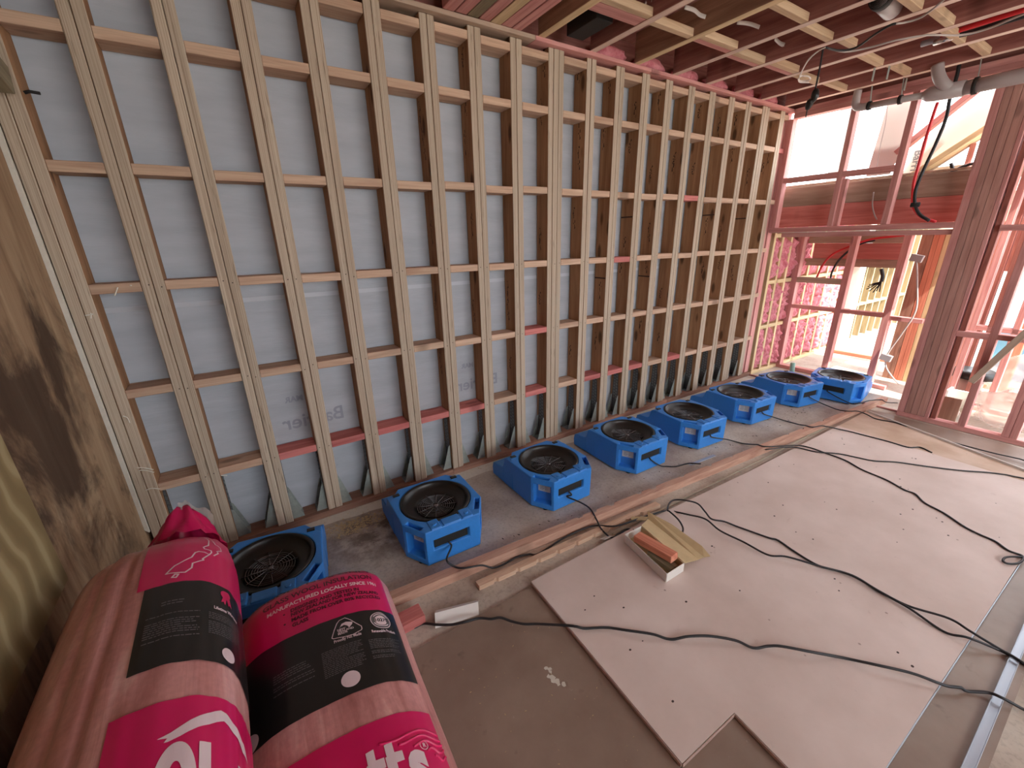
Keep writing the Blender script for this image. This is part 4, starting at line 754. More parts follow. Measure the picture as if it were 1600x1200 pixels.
# paper-faced edge with a raw gypsum core along the cut sides
bx('paper_edge', M['alu'], 2.05, 5.03, -2.0, -1.996, .0115, .0272, 'x', g1)
bpy.data.objects['paper_edge'].matrix_basis = Matrix.Translation((3.545, -2.6265, .0195)) @ Matrix.Rotation(-.0285, 4, 'Z')
for a, b in (((1.5755, -1.255), (1.5385, -2.199)), ((1.542, -2.2025), (1.846, -2.2095)), ((1.8425, -2.21), (1.8265, -2.40))):
    seg('cut_edge', M['gibcore'], (a[0], a[1], .0195), (b[0], b[1], .0195), .004, .0145, g1)
bm = bmesh.new(); rr = random.Random(3)
for k in range(46):
    x, y = rr.uniform(1.65, 4.9), rr.uniform(-2.55, -1.35)
    if x < 1.9 and y < -2.15: continue
    r = rr.uniform(.003, .006); bm.faces.new([bm.verts.new((x + r * math.cos(q) * 1.3, y + r * math.sin(q), .0279)) for q in [2 * math.pi * i / 7 for i in range(7)]])
bmobj('screw_holes', bm, M['screwhole'], g1)['kind'] = 'stuff'
g2 = prism('plasterboard_sheet', [(5.052, -1.335), (5.66, -1.344), (5.245, -2.45), (5.17, -2.66), (5.04, -2.66)], .0112, .024, M['gibwet']); tag(g2, 'damp brown-stained plasterboard sheet at the far end against the right wall', 'plasterboard')
seg('board_rim', M['paper'], (5.665, -1.346, .026), (5.18, -2.64, .026), .012, .03, g2)
V = []; F = []; rr = random.Random(21)
for k in range(9):
    cx, cy, a = 1.36 + rr.gauss(0, .010) + k * .001, -1.66 - k * .012, rr.uniform(0, 3); r = rr.uniform(.006, .012); k0 = len(V)
    for i in range(7): q = a + 6.283 * i / 7; d = r * rr.uniform(.6, 1.4); V.append((cx + d * math.cos(q), cy + d * math.sin(q), .0108 + k * .00002))
    F.append(tuple(range(k0, k0 + 7)))
mesh('plaster_scuff', V, F, M['whitepaint'], fs, fix=False)
# long beam with notches along its back edge
def notched(name, x0, x1, yf, wd, z0, z1, mat, notches, side=1, taper=0):
    # plan polygon: front edge straight, notches cut on one side
    P = [(x0, 0), (x1, 0)] if side > 0 else [(x0, wd), (x1, wd)]
    e = wd if side > 0 else 0; back = [(x1 + (taper if taper else 0), e)]
    for a, w, d in sorted(notches, reverse=True):
        s = -d if side > 0 else d
        back += [(a + w, e), (a + w * .7, e + s), (a + w * .25, e + s), (a, e)]
    back.append((x0, e)); poly = P + back
    if side < 0: poly = poly[::-1]
    return prism(name, [(x, yf(x) + y) for x, y in poly], z0, z1, mat)
yb = lambda x: -.998 - (x - 1.2) * .0722
rr = random.Random(11)
NB = [(1.98, .05, .010), (2.10, .06, .016), (2.22, .05, .018), (2.36, .06, .02), (2.62, .05, .016), (2.74, .07, .02), (3.05, .05, .014), (3.35, .06, .018), (3.62, .05, .012), (4.4, .05, .014), (4.62, .06, .016), (4.95, .07, .016), (5.35, .06, .014)]
b = notched('floor_beam', .55, 6.19, yb, .054, .001, .057, M['beamtop'], NB); tag(b, 'long notched pine beam lying on the slab in front of the air movers', 'beam')
yk = lambda x: -1.128 - (x - 1.335) * .052
b = notched('notched_batten', 1.335, 2.69, yk, .043, .001, .028, M['nog'], [(1.42 + k * .135, .03, .010) for k in range(9)], -1, .0); tag(b, 'thin notched pine batten lying in front of the long beam', 'batten')
b = bx('batten_strip', M['palestrip'], 2.15, 5.0, -1.252, -1.238, .001, .010, 'x'); b.matrix_basis = Matrix.Translation((3.65, -1.238, .006)) @ Matrix.Rotation(-.02, 4, 'Z'); tag(b, 'flat pale strip beside the far edge of the pink board', 'strip')
b = seg('timber_offcut', M['nogpink'], (.62, -1.118, .027), (1.024, -1.114, .027), .088, .05); tag(b, 'short pinkish timber offcut sticking out behind the right insulation bag', 'timber')
# bent white flashing
ms = mesh('bent_flashing', [(1.092, -1.118, .004), (1.30, -1.178, .004), (1.276, -1.224, .045), (1.07, -1.165, .045), (1.258, -1.262, .004), (1.05, -1.212, .004)], [(0, 1, 2, 3), (3, 2, 4, 5)], M['paper'])
md = ms.modifiers.new('s', 'SOLIDIFY'); md.thickness = .002; tag(ms, 'small bent white flashing strip lying beside the cord and offcut', 'flashing')
b = seg('metal_strip', M['alu'], (3.345, -.965, .003), (3.65, -.985, .003), .028, .004); tag(b, 'small bright metal strip lying behind the beam by the fourth air mover', 'metal strip')
b = seg('card_scrap', M['paper'], (2.13, -1.218, .018), (2.19, -1.222, .018), .05, .002, None, (0, .6, 1)); tag(b, 'small folded white card scrap between the batten and the carton', 'card')
# open carton with two timber blocks
ct = thing('open_carton', 'open white and kraft carton lying on the pink board with its flap folded out', 'carton', (2.25, -1.47, .028))
Zc = .029; A_ = Vector((2.212, -1.318, 0)); U_ = Vector((.140, -.002, 0)); V_ = Vector((-.052, -.335, 0))
pc = lambda u, v, z: A_ + U_ * u + V_ * v + Vector((0, 0, z))
def cwall(name, a, b, z0, z1, mat): return seg(name, mat, pc(*a, (z0 + z1) / 2), pc(*b, (z0 + z1) / 2), .004, z1 - z0, ct)
q = [pc(*p, Zc) for p in ((0, 0), (1, 0), (1, 1), (0, 1))]
mesh('carton_base', [(p.x, p.y, Zc) for p in q] + [(p.x, p.y, Zc + .003) for p in q], [(3, 2, 1, 0), (4, 5, 6, 7), (0, 1, 5, 4), (1, 2, 6, 5), (2, 3, 7, 6), (3, 0, 4, 7)], M['kraft'], ct)
cwall('side_panel', (0, 0), (0, 1), Zc, Zc + .055, M['paper']); cwall('side_panel', (1, 0), (1, 1), Zc, Zc + .05, M['kraft'])
cwall('end_panel', (0, 0), (1, 0), Zc, Zc + .055, M['paper']); cwall('end_panel', (0, 1), (1, 1), Zc, Zc + .055, M['paper'])
def flap(name, pts, mat=M['kraft']):
    o = mesh(name, pts, [tuple(range(len(pts)))], mat, ct, fix=False); m = o.modifiers.new('s', 'SOLIDIFY'); m.thickness = .003; return o
flap('lid_flap', [pc(1.02, -.02, .079), pc(1.9, -.18, .036), pc(1.98, .99, .034), pc(1.02, 1.0, .079)])
flap('lid_tongue', [pc(1.9, -.18, .036), pc(2.15, -.30, .052), pc(2.5, .2, .05), pc(2.62, .85, .046), pc(2.55, 1.05, .034), pc(2.3, 1.0, .031), pc(1.98, .99, .034)])
flap('tuck_flap', [pc(1.7, -.16, .045), pc(1.95, -.2, .05), pc(1.35, -.42, .034), pc(1.2, -.36, .034)])
b = seg('timber_block', M['orange'], pc(.42, .13, .075), pc(.80, .86, .092), .062, .042, None); tag(b, 'orange pine block lying tilted in the open carton', 'timber block')
b = seg('timber_block', M['olive'], pc(.5, .45, .046), pc(.66, .93, .046), .06, .026, None); tag(b, 'dark green wood block under the orange one in the carton', 'timber block')
# floor track at the right edge
tr = thing('floor_track', 'long bright metal floor track at the lower right edge', 'track', (3.5, -2.74, .011))
for n_, y0, y1, z1 in (('web', -2.752, -2.722, .0118), ('flange', -2.752, -2.749, .022), ('flange', -2.725, -2.722, .022)):
    o = bx(n_, M['alu'], 1.9, 5.75, y0, y1, .0108, z1, 'x', tr, .0008)
# sawdust and chips
bm = bmesh.new(); rr = random.Random(5)
def chip(x, y, z, s):
    a = rr.uniform(0, 6.28); q = [(math.cos(a + k * 1.57) * s * (1.8 if k % 2 else .6), math.sin(a + k * 1.57) * s * (1.8 if k % 2 else .6)) for k in range(4)]
    lo = [bm.verts.new((x + p, y + r, z)) for p, r in q]; hi = [bm.verts.new((x + p, y + r, z + s * .5)) for p, r in q]
    bm.faces.new(hi)
    for k in range(4): bm.faces.new((lo[k], lo[(k + 1) % 4], hi[(k + 1) % 4], hi[k]))
for k in range(420): chip(rr.gauss(.93, .10), rr.gauss(-.20, .045), .0005, rr.uniform(.002, .006))
for k in range(260): chip(rr.uniform(.6, 5.6), -rr.random() ** 2 * .22 - .01, .0005, rr.uniform(.0015, .004))
for k in range(60): chip(rr.uniform(.95, 1.5), rr.uniform(-2.4, -1.3), .0108, rr.uniform(.0012, .003))
tag(bmobj('sawdust', bm, M['kraft']), 'scattered pale sawdust and wood chips along the wall plate', 'sawdust', kind='stuff')
bm = bmesh.new()
for k in range(70): chip(rr.uniform(1.6, 5.4), rr.uniform(-1.0, -.85), .0005, rr.uniform(.0015, .005))
tag(bmobj('dark_debris', bm, M['blackmatt']), 'small dark chips on the slab beside the beam', 'debris', kind='stuff')
# cement dust strip on the slab along the plate
V = []; F = []
for i in range(60):
    x = -.05 + i * .10; a = -.008; b_ = -.12 - .08 * noise.noise(Vector((x * 2.1, 3.3, 0))) - .02 * noise.noise(Vector((x * 9, 1, 0)))
    V += [(x, a, .0012), (x, b_, .0012)]
    if i: F.append((2 * i - 2, 2 * i - 1, 2 * i + 1, 2 * i))
tag(mesh('dust_strip', V, F, M['whitepaint'], None, fix=False), 'pale cement dust band on the slab along the wall plate', 'dust', kind='stuff')

# ================================================================== CEILING SERVICES
t = thing('drain_pipe', 'grey plastic waste pipes hung under the joists by the right wall', 'pipe', (5.72, -1.1, 2.82))
tube('narrow_pipe', [(5.72, -.70, 2.824), (5.72, -1.16, 2.812)], .026, M['pvc'], t, 18, 0)
bm = bmesh.new(); tube_bm(bm, [(5.72, -1.13, 2.812), (5.72, -1.16, 2.811), (5.72, -1.20, 2.808), (5.72, -1.38, 2.80)], [.032, .052, .057, .057], 20); bmobj('reducer', bm, M['pvc'], t, True)
tube('wide_pipe', [(5.72, -1.36, 2.80), (5.72, -1.60, 2.80), (5.72, -3.0, 2.80)], .051, M['pvc'], t, 20, 0)
tube('elbow', [(5.72, -.645, 2.97), (5.72, -.645, 2.90), (5.72, -.648, 2.86), (5.72, -.665, 2.835), (5.72, -.70, 2.825), (5.72, -.74, 2.824)], .031, M['pvc'], t, 18)
tube('elbow', [(5.66, -1.19, 3.0), (5.66, -1.21, 2.93), (5.67, -1.25, 2.86), (5.71, -1.30, 2.81)], .040, M['pvc'], t, 18)
for y, r, z in ((-.76, .032, 2.824), (-.98, .032, 2.818), (-1.44, .056, 2.80)):
    bm = bmesh.new(); lathe_bm(bm, [(r, -.012), (r + .004, -.012), (r + .004, .012), (r, .012)], 20, closed=True)
    for v in bm.verts: v.co = Vector((5.72 + v.co.x, y + v.co.z, z + v.co.y))
    hb = bmobj('pipe_clip', bm, M['blackmatt'], t, True)
    seg('hanger_strap', M['galv'], (5.72, y, z + r), (5.71, y + .01, 2.985), .022, .003, hb, (0, 1, 0))
t = thing('conduit', 'red flexible pipe dropping past the stair brace into the doorway lintel', 'pipe', D['red_drop'][0]); tube('red_pipe', D['red_drop'], .013, M['red'], t)
t = thing('conduit', 'black flexible pipe hanging from the waste pipe down to the lintel', 'pipe', D['black_drop'][0]); tube('black_pipe', D['black_drop'], .013, M['cable'], t)
tube('clip', [Vector(D['black_drop'][7]) + Vector((0, -.03, 0)), Vector(D['black_drop'][7]) + Vector((.0, .03, 0))], .02, M['blackmatt'], t, 8, 0)
t = thing('conduit', 'black pipe bending down behind the landing wall', 'pipe', D['black2'][0]); tube('black_pipe', D['black2'], .014, M['cable'], t); tube('black_branch', D['black2b'], .012, M['cable'], t)
t = thing('conduit', 'red pipe arching down through the doorway frame', 'pipe', D['red_arc'][0]); tube('red_pipe', D['red_arc'], .012, M['red'], t); tube('pipe_end', [D['red_arc'][-1], Vector(D['red_arc'][-1]) + Vector((-.02, .04, -.01))], .012, M['foam'], t, 8, 0)
t = thing('conduit', 'black pipe arching down beside the red one in the doorway frame', 'pipe', D['black_arc'][0]); tube('black_pipe', D['black_arc'], .012, M['cable'], t); tube('pipe_end', [D['black_arc'][-1], Vector(D['black_arc'][-1]) + Vector((-.02, .04, -.01))], .012, M['foam'], t, 8, 0)
t = thing('cable', 'pale cable dangling in front of the landing beam', 'cable', D['grey_drop'][0]); tube('sheath', D['grey_drop'], .006, M['greycable'], t)
t = thing('cable', 'grey cable hanging loosely down the doorway post to the floor', 'cable', D['grey_low'][0]); tube('sheath', D['grey_low'], .008, M['greycable'], t)
for p in (D['grey_low'][0], D['grey_low'][5]):
    p = Vector(p); seg('junction_box', M['pvc'], p + Vector((0, -.05, 0)), p + Vector((0, .05, .02)), .05, .07, t)
t = thing('cable', 'thin wire hanging across the bright window', 'cable', D['win_wire'][0]); tube('sheath', D['win_wire'], .003, M['greycable'], t)
t = thing('cable', 'dark cable with frayed ends hanging in the doorway', 'cable', D['frayed'][0]); tube('sheath', D['frayed'], .02, M['cable'], t)
for p in D['frayends']: tube('strand', p, .006, M['blackmatt'], t, 6, 2)
t = thing('cable', 'dark cable clipped along the joists above the hanging plug', 'cable', D['wire_a'][0]); tube('sheath', D['wire_a'][3:], .007, M['cable'], t)
t = thing('cable', 'pale cable stapled under the joist nearest the hanging plug', 'cable', D['wire_b'][0]); tube('sheath', D['wire_b'], .006, M['greycable'], t)
t = thing('cable', 'grey cable swinging under the joists toward the red pipe', 'cable', D['wire_c'][0]); tube('sheath', D['wire_c'], .006, M['greycable'], t)
t = thing('cable', 'pale cable dropping from the joist and coiled in a small loop', 'cable', D['wire_a'][0]); tube('sheath', D['wire_a'][:4][::-1] + D['coil'], .005, M['whitecable'], t)
t = thing('pressure_pipe', 'straight red pipe running along a joist at the top right', 'pipe', D['pex_red'][0]); tube('red_pipe', D['pex_red'], .016, M['red'], t, 10); tube('clamp', [D['pex_red'][0], D['pex_red'][1]], .02, M['alu'], t, 10, 0)
t = thing('pressure_pipe', 'straight black pipe running beside the red one at the top right', 'pipe', D['pex_black'][0]); tube('black_pipe', D['pex_black'], .016, M['cable'], t, 10); tube('coupling', [D['pex_black'][0], D['pex_black'][1]], .02, M['screw'], t, 10, 0)
# hanging plug adaptor below the joists
px = lambda p: Vector((4.27, p[1], p[2]))
t = thing('hanging_plug', 'black plug adaptor hanging on a cord below the joists', 'plug', D['plug'][0]); tube('cord', D['plug_c'], .006, M['cable'], t)
bm = bmesh.new(); a = [Vector(p) for p in D['plug']]; tube_bm(bm, spline(a, 4), [.014, .022, .024, .024, .018, .016, .018, .024, .026, .024, .022, .018, .010][:len(spline(a, 4))], 10); bmobj('adaptor_body', bm, M['black'], t, True)
tube('pigtail', D['plug_t'], .004, M['cable'], t)
# pipe boss and bracket in the joist bay at top centre
t = thing('pipe_coupling', 'grey pipe coupling tucked between the joists at the top', 'pipe', D['boss'][0]); tube('coupling', D['boss'], .05, M['pvc'], t, 16, 0); tube('collar', [D['boss'][0], (Vector(D['boss'][0]) * .8 + Vector(D['boss'][1]) * .2)], .055, M['blackmatt'], t, 16, 0)
# galvanised hangers at the last joists
for k, p in enumerate(D['hang']):
    b = seg('joist_strap', M['galv'], Vector(p), Vector(p) + Vector((0, 0, -.09)), .03, .004, None, (0, 1, 0)); tag(b, ['bright metal strap hanging under the joist left of the pipe clips', 'second bright metal strap hanging just right of the first one', 'bright metal strap hanging directly above the narrow waste pipe'][k], 'strap')

# ================================================================== BEHIND THE RIGHT FRAME
b = bx('cardboard_sheet', M['kraft'], 6.05, 6.07, -1.91, -1.745, .001, .24, 'z'); b.data = box_mesh(.24, .165, .02, M['brownply']); tag(b, 'brown board offcut leaning behind the low plate by the stud pack', 'board')
def heap(name, c, r, seed, mat, label, cat):
    bm = bmesh.new(); bmesh.ops.create_icosphere(bm, subdivisions=4, radius=1)
    for v in bm.verts:
        d = 1 + .30 * noise.noise(v.co * 1.7 + Vector((seed, 0, 0))) + .12 * noise.noise(v.co * 5 + Vector((0, seed, 0)))
        v.co = Vector((c[0] + v.co.x * r[0] * d, c[1] + v.co.y * r[1] * d, max(c[2] + .002, c[2] + r[2] * .8 + v.co.z * r[2] * d)))
    return tag(bmobj(name, bm, mat, None, True), label, cat)
heap('plastic_bundle', (6.33, -2.20, .0), (.22, .24, .20), 2.0, M['clear'], 'crumpled clear plastic bundle behind the right wall frame', 'plastic')
heap('plastic_bundle', (7.12, -2.27, .0), (.24, .42, .30), 5.0, M['clear'], 'larger mound of clear plastic sheeting behind the right frame', 'plastic')
heap('plastic_bundle', (6.25, -1.84, .0), (.10, .05, .05), 9.0, M['paper'], 'small white scrap beside the brown board offcut', 'plastic')
rl = thing('cable_reel', 'black cable reel standing on a white drum behind the frame', 'reel', (6.9, -1.95, 0))
def lat(name, prof, c, mat, par, n=24):
    bm = bmesh.new(); lathe_bm(bm, prof, n, c); return bmobj(name, bm, mat, par, True)
lat('drum', [(.02, .10), (.10, .10), (.10, .27), (.02, .27)], (6.9, -1.80), M['paper'], rl); lat('reel_flange', [(.01, .27), (.17, .27), (.18, .29), (.18, .33), (.15, .35), (.04, .33), (.01, .33)], (6.9, -1.80), M['black'], rl); lat('core', [(.02, .001), (.07, .001), (.07, .10), (.02, .10)], (6.9, -1.80), M['black'], rl)
cn = thing('corner_carton', 'pale open carton lying behind the stud by the reel', 'carton', (6.5, -1.85, 0))
bx('carton_side', M['paper'], 6.45, 6.62, -1.90, -1.88, .001, .16, 'x', cn); bx('carton_side', M['paper'], 6.45, 6.62, -1.74, -1.72, .001, .20, 'x', cn); bx('carton_end', M['paper'], 6.60, 6.62, -1.88, -1.74, .001, .18, 'y', cn)
bn = thing('storage_bin', 'pale blue plastic bin standing outside beyond the right frame', 'bin', (8.4, -2.0, 0))
for nm, a in (('side', (8.2, 8.22, -2.55, -1.65)), ('side', (8.78, 8.8, -2.55, -1.65)), ('end', (8.22, 8.78, -1.67, -1.65)), ('end', (8.22, 8.78, -2.55, -2.53))): bx(nm, M['blueplastic'], *a, .03, .55, 'z', bn)
bx('base', M['blueplastic'], 8.2, 8.8, -2.55, -1.65, .001, .03, 'x', bn); bx('rim', M['blueplastic'], 8.17, 8.2, -2.58, -1.62, .50, .56, 'y', bn); bx('lid', M['blueplastic'], 8.17, 8.83, -2.58, -1.62, .561, .60, 'y', bn)
t = thing('drain_stub', 'pale green pipe stub sticking up from the slab behind the seventh air mover', 'pipe', D['stub'][0]); tube('pipe', D['stub'], .028, plain('pale_green_pipe', srgb(150, 190, 178), .4), t, 14, 0)
# ================================================================== INSULATION BAGS
BAGS = {1: dict(Pf=(.182, -1.03, .677), Pn=(.217, -2.38, .70), A=.197, B=.19, n=2.5, T=.26, e=.72),
        2: dict(Pf=(.589, -1.082, .258), Pn=(.527, -2.38, .272), A=.288, B=.262, n=2.6, T=.17, e=.80),
        3: dict(Pf=(.100, -1.25, .244), Pn=(.100, -2.38, .244), A=.188, B=.240, n=3.0, T=.17, e=.85)}
for b in BAGS.values():
    b['f'] = Vector(b['Pf']); ax = Vector(b['Pn']) - b['f']; b['L'] = ax.length; b['ax'] = ax.normalized()
    r = b['ax'].cross(Vector((0, 0, 1))).normalized(); b['r'] = r if r.x > 0 else -r
    u = b['r'].cross(b['ax']).normalized(); b['u'] = u if u.z > 0 else -u
def bagpt(b, s, th, off=0.0):
    th = (th + math.pi) % (2 * math.pi) - math.pi
    L = b['L']; s = max(0, min(L, s)); e = min(s, L - s); t = max(0, min(1, e / b['T'])); k = (1 - (1 - t) ** 2.4) ** .5 if t < 1 else 1.
    wob = .003 * noise.noise(Vector((th * 2.3, s * 3.0, b['A'] * 40))) + .0022 * noise.noise(Vector((th * 9, s * 2.2, b['A'] * 70))) + (.004 * noise.noise(Vector((th * 5, s * 26, 1))) * (1 - t))
    if b['A'] < .25: wob -= .007 * math.exp(-((th + .50 - .06 * s) / .045) ** 2) + .006 * math.exp(-((th + .14 + .05 * s) / .03) ** 2) + .007 * math.exp(-((th + .95) / .06) ** 2)
    a = b['A'] * (b['e'] + (1 - b['e']) * k) + off + wob; h = b['B'] * (.06 + .94 * k) + off + wob
    n = b['n']; c = math.cos(th); sn = math.sin(th); r = (abs(sn) ** n + abs(c) ** n) ** (-1 / n)
    return b['f'] + b['ax'] * s + b['r'] * (a * r * sn) + b['u'] * (h * r * c)
def bag_mesh(k, name, parent):
    b = BAGS[k]; NS, NT_ = 130, 140; V = []; F = []
    ss = [b['L'] * i / NS for i in range(NS + 1)]
    for s in ss:
        for j in range(NT_): V.append(bagpt(b, s, 2 * math.pi * j / NT_))
    for i in range(NS):
        for j in range(NT_): F.append((i * NT_ + j, i * NT_ + (j + 1) % NT_, (i + 1) * NT_ + (j + 1) % NT_, (i + 1) * NT_ + j))
    F.append(tuple(range(NT_))[::-1]); F.append(tuple(NS * NT_ + j for j in range(NT_)))
    return mesh(name, V, F, M['film'], parent, True)
def arc_table(b, s):
    tb = [(-2.4, 0.)]; p = bagpt(b, s, -2.4); l = 0
    for i in range(1, 481):
        th = -2.4 + i * .01; q = bagpt(b, s, th); l += (q - p).length; p = q; tb.append((th, l))
    return tb
def th2l(tb, th): i = max(0, min(479, (th + 2.4) / .01)); j = int(i); return tb[j][1] + (tb[j + 1][1] - tb[j][1]) * (i - j)
def l2th(tb, l):
    lo, hi = 0, 480
    while hi - lo > 1:
        m = (lo + hi) // 2
        if tb[m][1] < l: lo = m
        else: hi = m
    return tb[lo][0] + .01 * (l - tb[lo][1]) / max(1e-9, tb[hi][1] - tb[lo][1])
def patch(k, name, mat, s0, s1, t0, t1, off, parent, ns=None, nt=None):
    b = BAGS[k]; ns = ns or max(4, int(abs((s1(0) if callable(s1) else s1) - (s0(0) if callable(s0) else s0)) / .009)); nt = nt or max(6, int((t1 - t0) / .03)); V = []; F = []
    for i in range(ns + 1):
        for j in range(nt + 1):
            w = j / nt; a = s0(w) if callable(s0) else s0; c = s1(w) if callable(s1) else s1
            V.append(bagpt(b, a + (c - a) * i / ns, t0 + (t1 - t0) * w, off))
    for i in range(ns):
        for j in range(nt): q = i * (nt + 1) + j; F.append((q, q + 1, q + nt + 2, q + nt + 1))
    return mesh(name, V, F, mat, parent, True)
def onbag(k, me, th0, s0, off, parent, name, mat, smid=.5, cell=.012, rot=0.0):
    # wrap a flat outline (x to the right across the girth, y toward the far end) onto the bag
    b = BAGS[k]; tb = arc_table(b, smid); l0 = th2l(tb, th0)
    bm = bmesh.new(); bm.from_mesh(me); bpy.data.meshes.remove(me)
    xs = [v.co.x for v in bm.verts]; ys = [v.co.y for v in bm.verts]
    for lo, hi, no in ((min(xs), max(xs), (1, 0, 0)), (min(ys), max(ys), (0, 1, 0))):
        x = lo + cell
        while x < hi:
            bmesh.ops.bisect_plane(bm, geom=bm.verts[:] + bm.edges[:] + bm.faces[:], plane_co=Vector(no) * x, plane_no=no); x += cell
    ca, sa = math.cos(rot), math.sin(rot)
    for v in bm.verts:
        x, y = v.co.x * ca - v.co.y * sa, v.co.x * sa + v.co.y * ca
        v.co = bagpt(b, s0 - y, l2th(tb, l0 + x), off)
    m2 = bpy.data.meshes.new(name); bm.to_mesh(m2); bm.free()
    return link(name, m2, M[mat], parent)
def flat_poly(pts):
    bm = bmesh.new(); f = bm.faces.new([bm.verts.new((x, y, 0)) for x, y in pts]); bmesh.ops.triangulate(bm, faces=[f]); me = bpy.data.meshes.new('p'); bm.to_mesh(me); bm.free(); return me
def poly_on(k, st, off, parent, name, mat):
    # outline given directly as (s, theta) points
    b = BAGS[k]; tb = arc_table(b, .5); l0 = th2l(tb, st[0][1])
    return onbag(k, flat_poly([(th2l(tb, t) - l0, st[0][0] - s) for s, t in st]), st[0][1], st[0][0], off, parent, name, mat)
def line_on(k, st, w, off, parent, name, mat, closed=False):
    b = BAGS[k]; tb = arc_table(b, .5); pts = [Vector((th2l(tb, t), -s, 0)) for s, t in st]
    if closed: pts.append(pts[0])
    V = []; F = []
    for p, q in zip(pts, pts[1:]):
        d = q - p
        if d.length < 1e-5: continue
        d.normalize(); n = Vector((-d.y, d.x, 0)) * w / 2; p = p - d * w * .35; q = q + d * w * .35; m = max(1, int((q - p).length / .01))
        for i in range(m):
            a = p + (q - p) * i / m; c = p + (q - p) * (i + 1) / m; k0 = len(V)
            for z in (a - n, c - n, c + n, a + n): V.append(bagpt(b, -z.y, l2th(tb, z.x), off))
            F.append((k0, k0 + 1, k0 + 2, k0 + 3))
    return mesh(name, V, F, M[mat], parent, fix=False)
def micro(k, s0, s1, t0, t1, rows, off, parent, seed, name='small_print'):
    # lines of print too small to read: broken bars
    b = BAGS[k]; tb = arc_table(b, .5); rr = random.Random(seed); V = []; F = []
    for r in range(rows):
        s = s0 + (s1 - s0) * r / rows; h = (s1 - s0) / rows * .40; x = th2l(tb, t0); end = th2l(tb, t1) - rr.random() ** 3 * .4 * (th2l(tb, t1) - x)
        if rr.random() < .12: continue
        while x < end:
            w = rr.uniform(.004, .014); k0 = len(V)
            for sx, xx in ((s, x), (s, min(x + w, end)), (s + h, min(x + w, end)), (s + h, x)): V.append(bagpt(b, sx, l2th(tb, xx), off))
            F.append((k0, k0 + 1, k0 + 2, k0 + 3)); x += w + .0022
    return mesh(name, V, F, M['greyprint'], parent, fix=False)
def disc_on(k, s, t, r, off, parent, name, mat, hole=0.0):
    N = 28; P = [(r * math.cos(2 * math.pi * i / N), r * math.sin(2 * math.pi * i / N)) for i in range(N)]
    if not hole: return onbag(k, flat_poly(P), t, s, off, parent, name, mat)
    bm = bmesh.new(); a = [bm.verts.new((x, y, 0)) for x, y in P]; c = [bm.verts.new((x * hole, y * hole, 0)) for x, y in P]
    for i in range(N): bm.faces.new((a[i], a[(i + 1) % N], c[(i + 1) % N], c[i]))
    me = bpy.data.meshes.new('d'); bm.to_mesh(me); bm.free(); return onbag(k, me, t, s, off, parent, name, mat)
def text_on(k, body, size, s, t, off, parent, mat, bold=.0, name='lettering', fit=None, align='LEFT', rot=0.0, squash=None):
    me = text_mesh(body, size, bold)
    xs = [v.co.x for v in me.vertices]; w = max(xs) - min(xs); mn = min(xs)
    tb = arc_table(BAGS[k], .5); sc = 1.0
    if fit is not None: sc = (th2l(tb, fit) - th2l(tb, t)) / w
    for v in me.vertices:
        v.co.x = (v.co.x - mn) * sc - (w * sc / 2 if align == 'CENTER' else 0)
        if squash: v.co.y *= squash
    return onbag(k, me, t, s, off, parent, name, mat, rot=rot)
O1, O2, O3 = .0022, .0034, .0046
# ---------------- right bag
B2 = thing('insulation_bag', 'right pink insulation bag lying on the floor, with the lettering about recycled glass', 'bag', (.56, -1.7, 0), group='pink wrapped insulation bags')
bag2 = bag_mesh(2, 'bag', B2)
TL, TR_ = -1.55, .955
cap = patch(2, 'magenta_band', M['hotpink'], .035, .334, TL, TR_, O1, B2)
blk = patch(2, 'black_band', M['blackprint'], .334, .633, TL, TR_, O1, B2)
lg = patch(2, 'logo_panel', M['hotpink'], .736, 1.26, TL, .945, O1, B2)
text_on(2, "PROUDLY NZ'S ONLY", .034, .112, -.80, O2, cap, 'darkprint', .0008, fit=.80)
text_on(2, 'GLASS WOOL INSULATION', .036, .163, -.52, O2, cap, 'darkprint', .0008, fit=.765)
text_on(2, 'MANUFACTURED LOCALLY SINCE 1961', .025, .198, -.475, O2, cap, 'whiteprint', .0006, fit=.80)
text_on(2, 'DESIGNED AND TESTED IN', .0215, .229, -.225, O2, cap, 'darkprint', .0008, fit=.548)
text_on(2, 'NEW ZEALAND FOR NEW ZEALAND', .0215, .2495, -.225, O2, cap, 'darkprint', .0008, fit=.79)
text_on(2, 'MADE FROM OVER 80% RECYCLED', .0215, .274, -.225, O2, cap, 'darkprint', .0008, fit=.80)
text_on(2, 'GLASS', .0215, .2985, -.222, O2, cap, 'darkprint', .0008, fit=-.05)
for s in (.226, .272): disc_on(2, s, -.295, .0035, O2, cap, 'bullet', 'darkprint')
line_on(2, D['b2']['tri'], .0026, O2, blk, 'rounded_triangle', 'whiteprint', True)
poly_on(2, D['b2']['fern'], O2, blk, 'curl_emblem', 'whiteprint')
for i, w in enumerate(('NEW', 'ZEALAND', 'MADE')): text_on(2, w, .011, .3955 + i * .0085, .218, O2, blk, 'whiteprint', .0003)
text_on(2, 'Proudly NZ Made', .016, .4385, .165, O2, blk, 'whiteprint', .0004, fit=.445)
disc_on(2, .386, .70, .038, O2, blk, 'seal_ring', 'whiteprint', .93); disc_on(2, .386, .70, .034, O2, blk, 'seal_band', 'greyprint', .70); disc_on(2, .386, .70, .0225, O2, blk, 'seal_centre', 'whiteprint')
text_on(2, '10275', .020, .393, .705, O3, blk, 'blackprint', .0005, align='CENTER')
for a0 in (.5, 3.6):
    st_ = [(.386 - .028 * math.sin(a0 + q * .22), .70 + .098 * math.cos(a0 + q * .22)) for q in range(10)]
    for q in range(0, 9): line_on(2, st_[q:q + 2], .0035, O3, blk, 'seal_print', 'whiteprint')
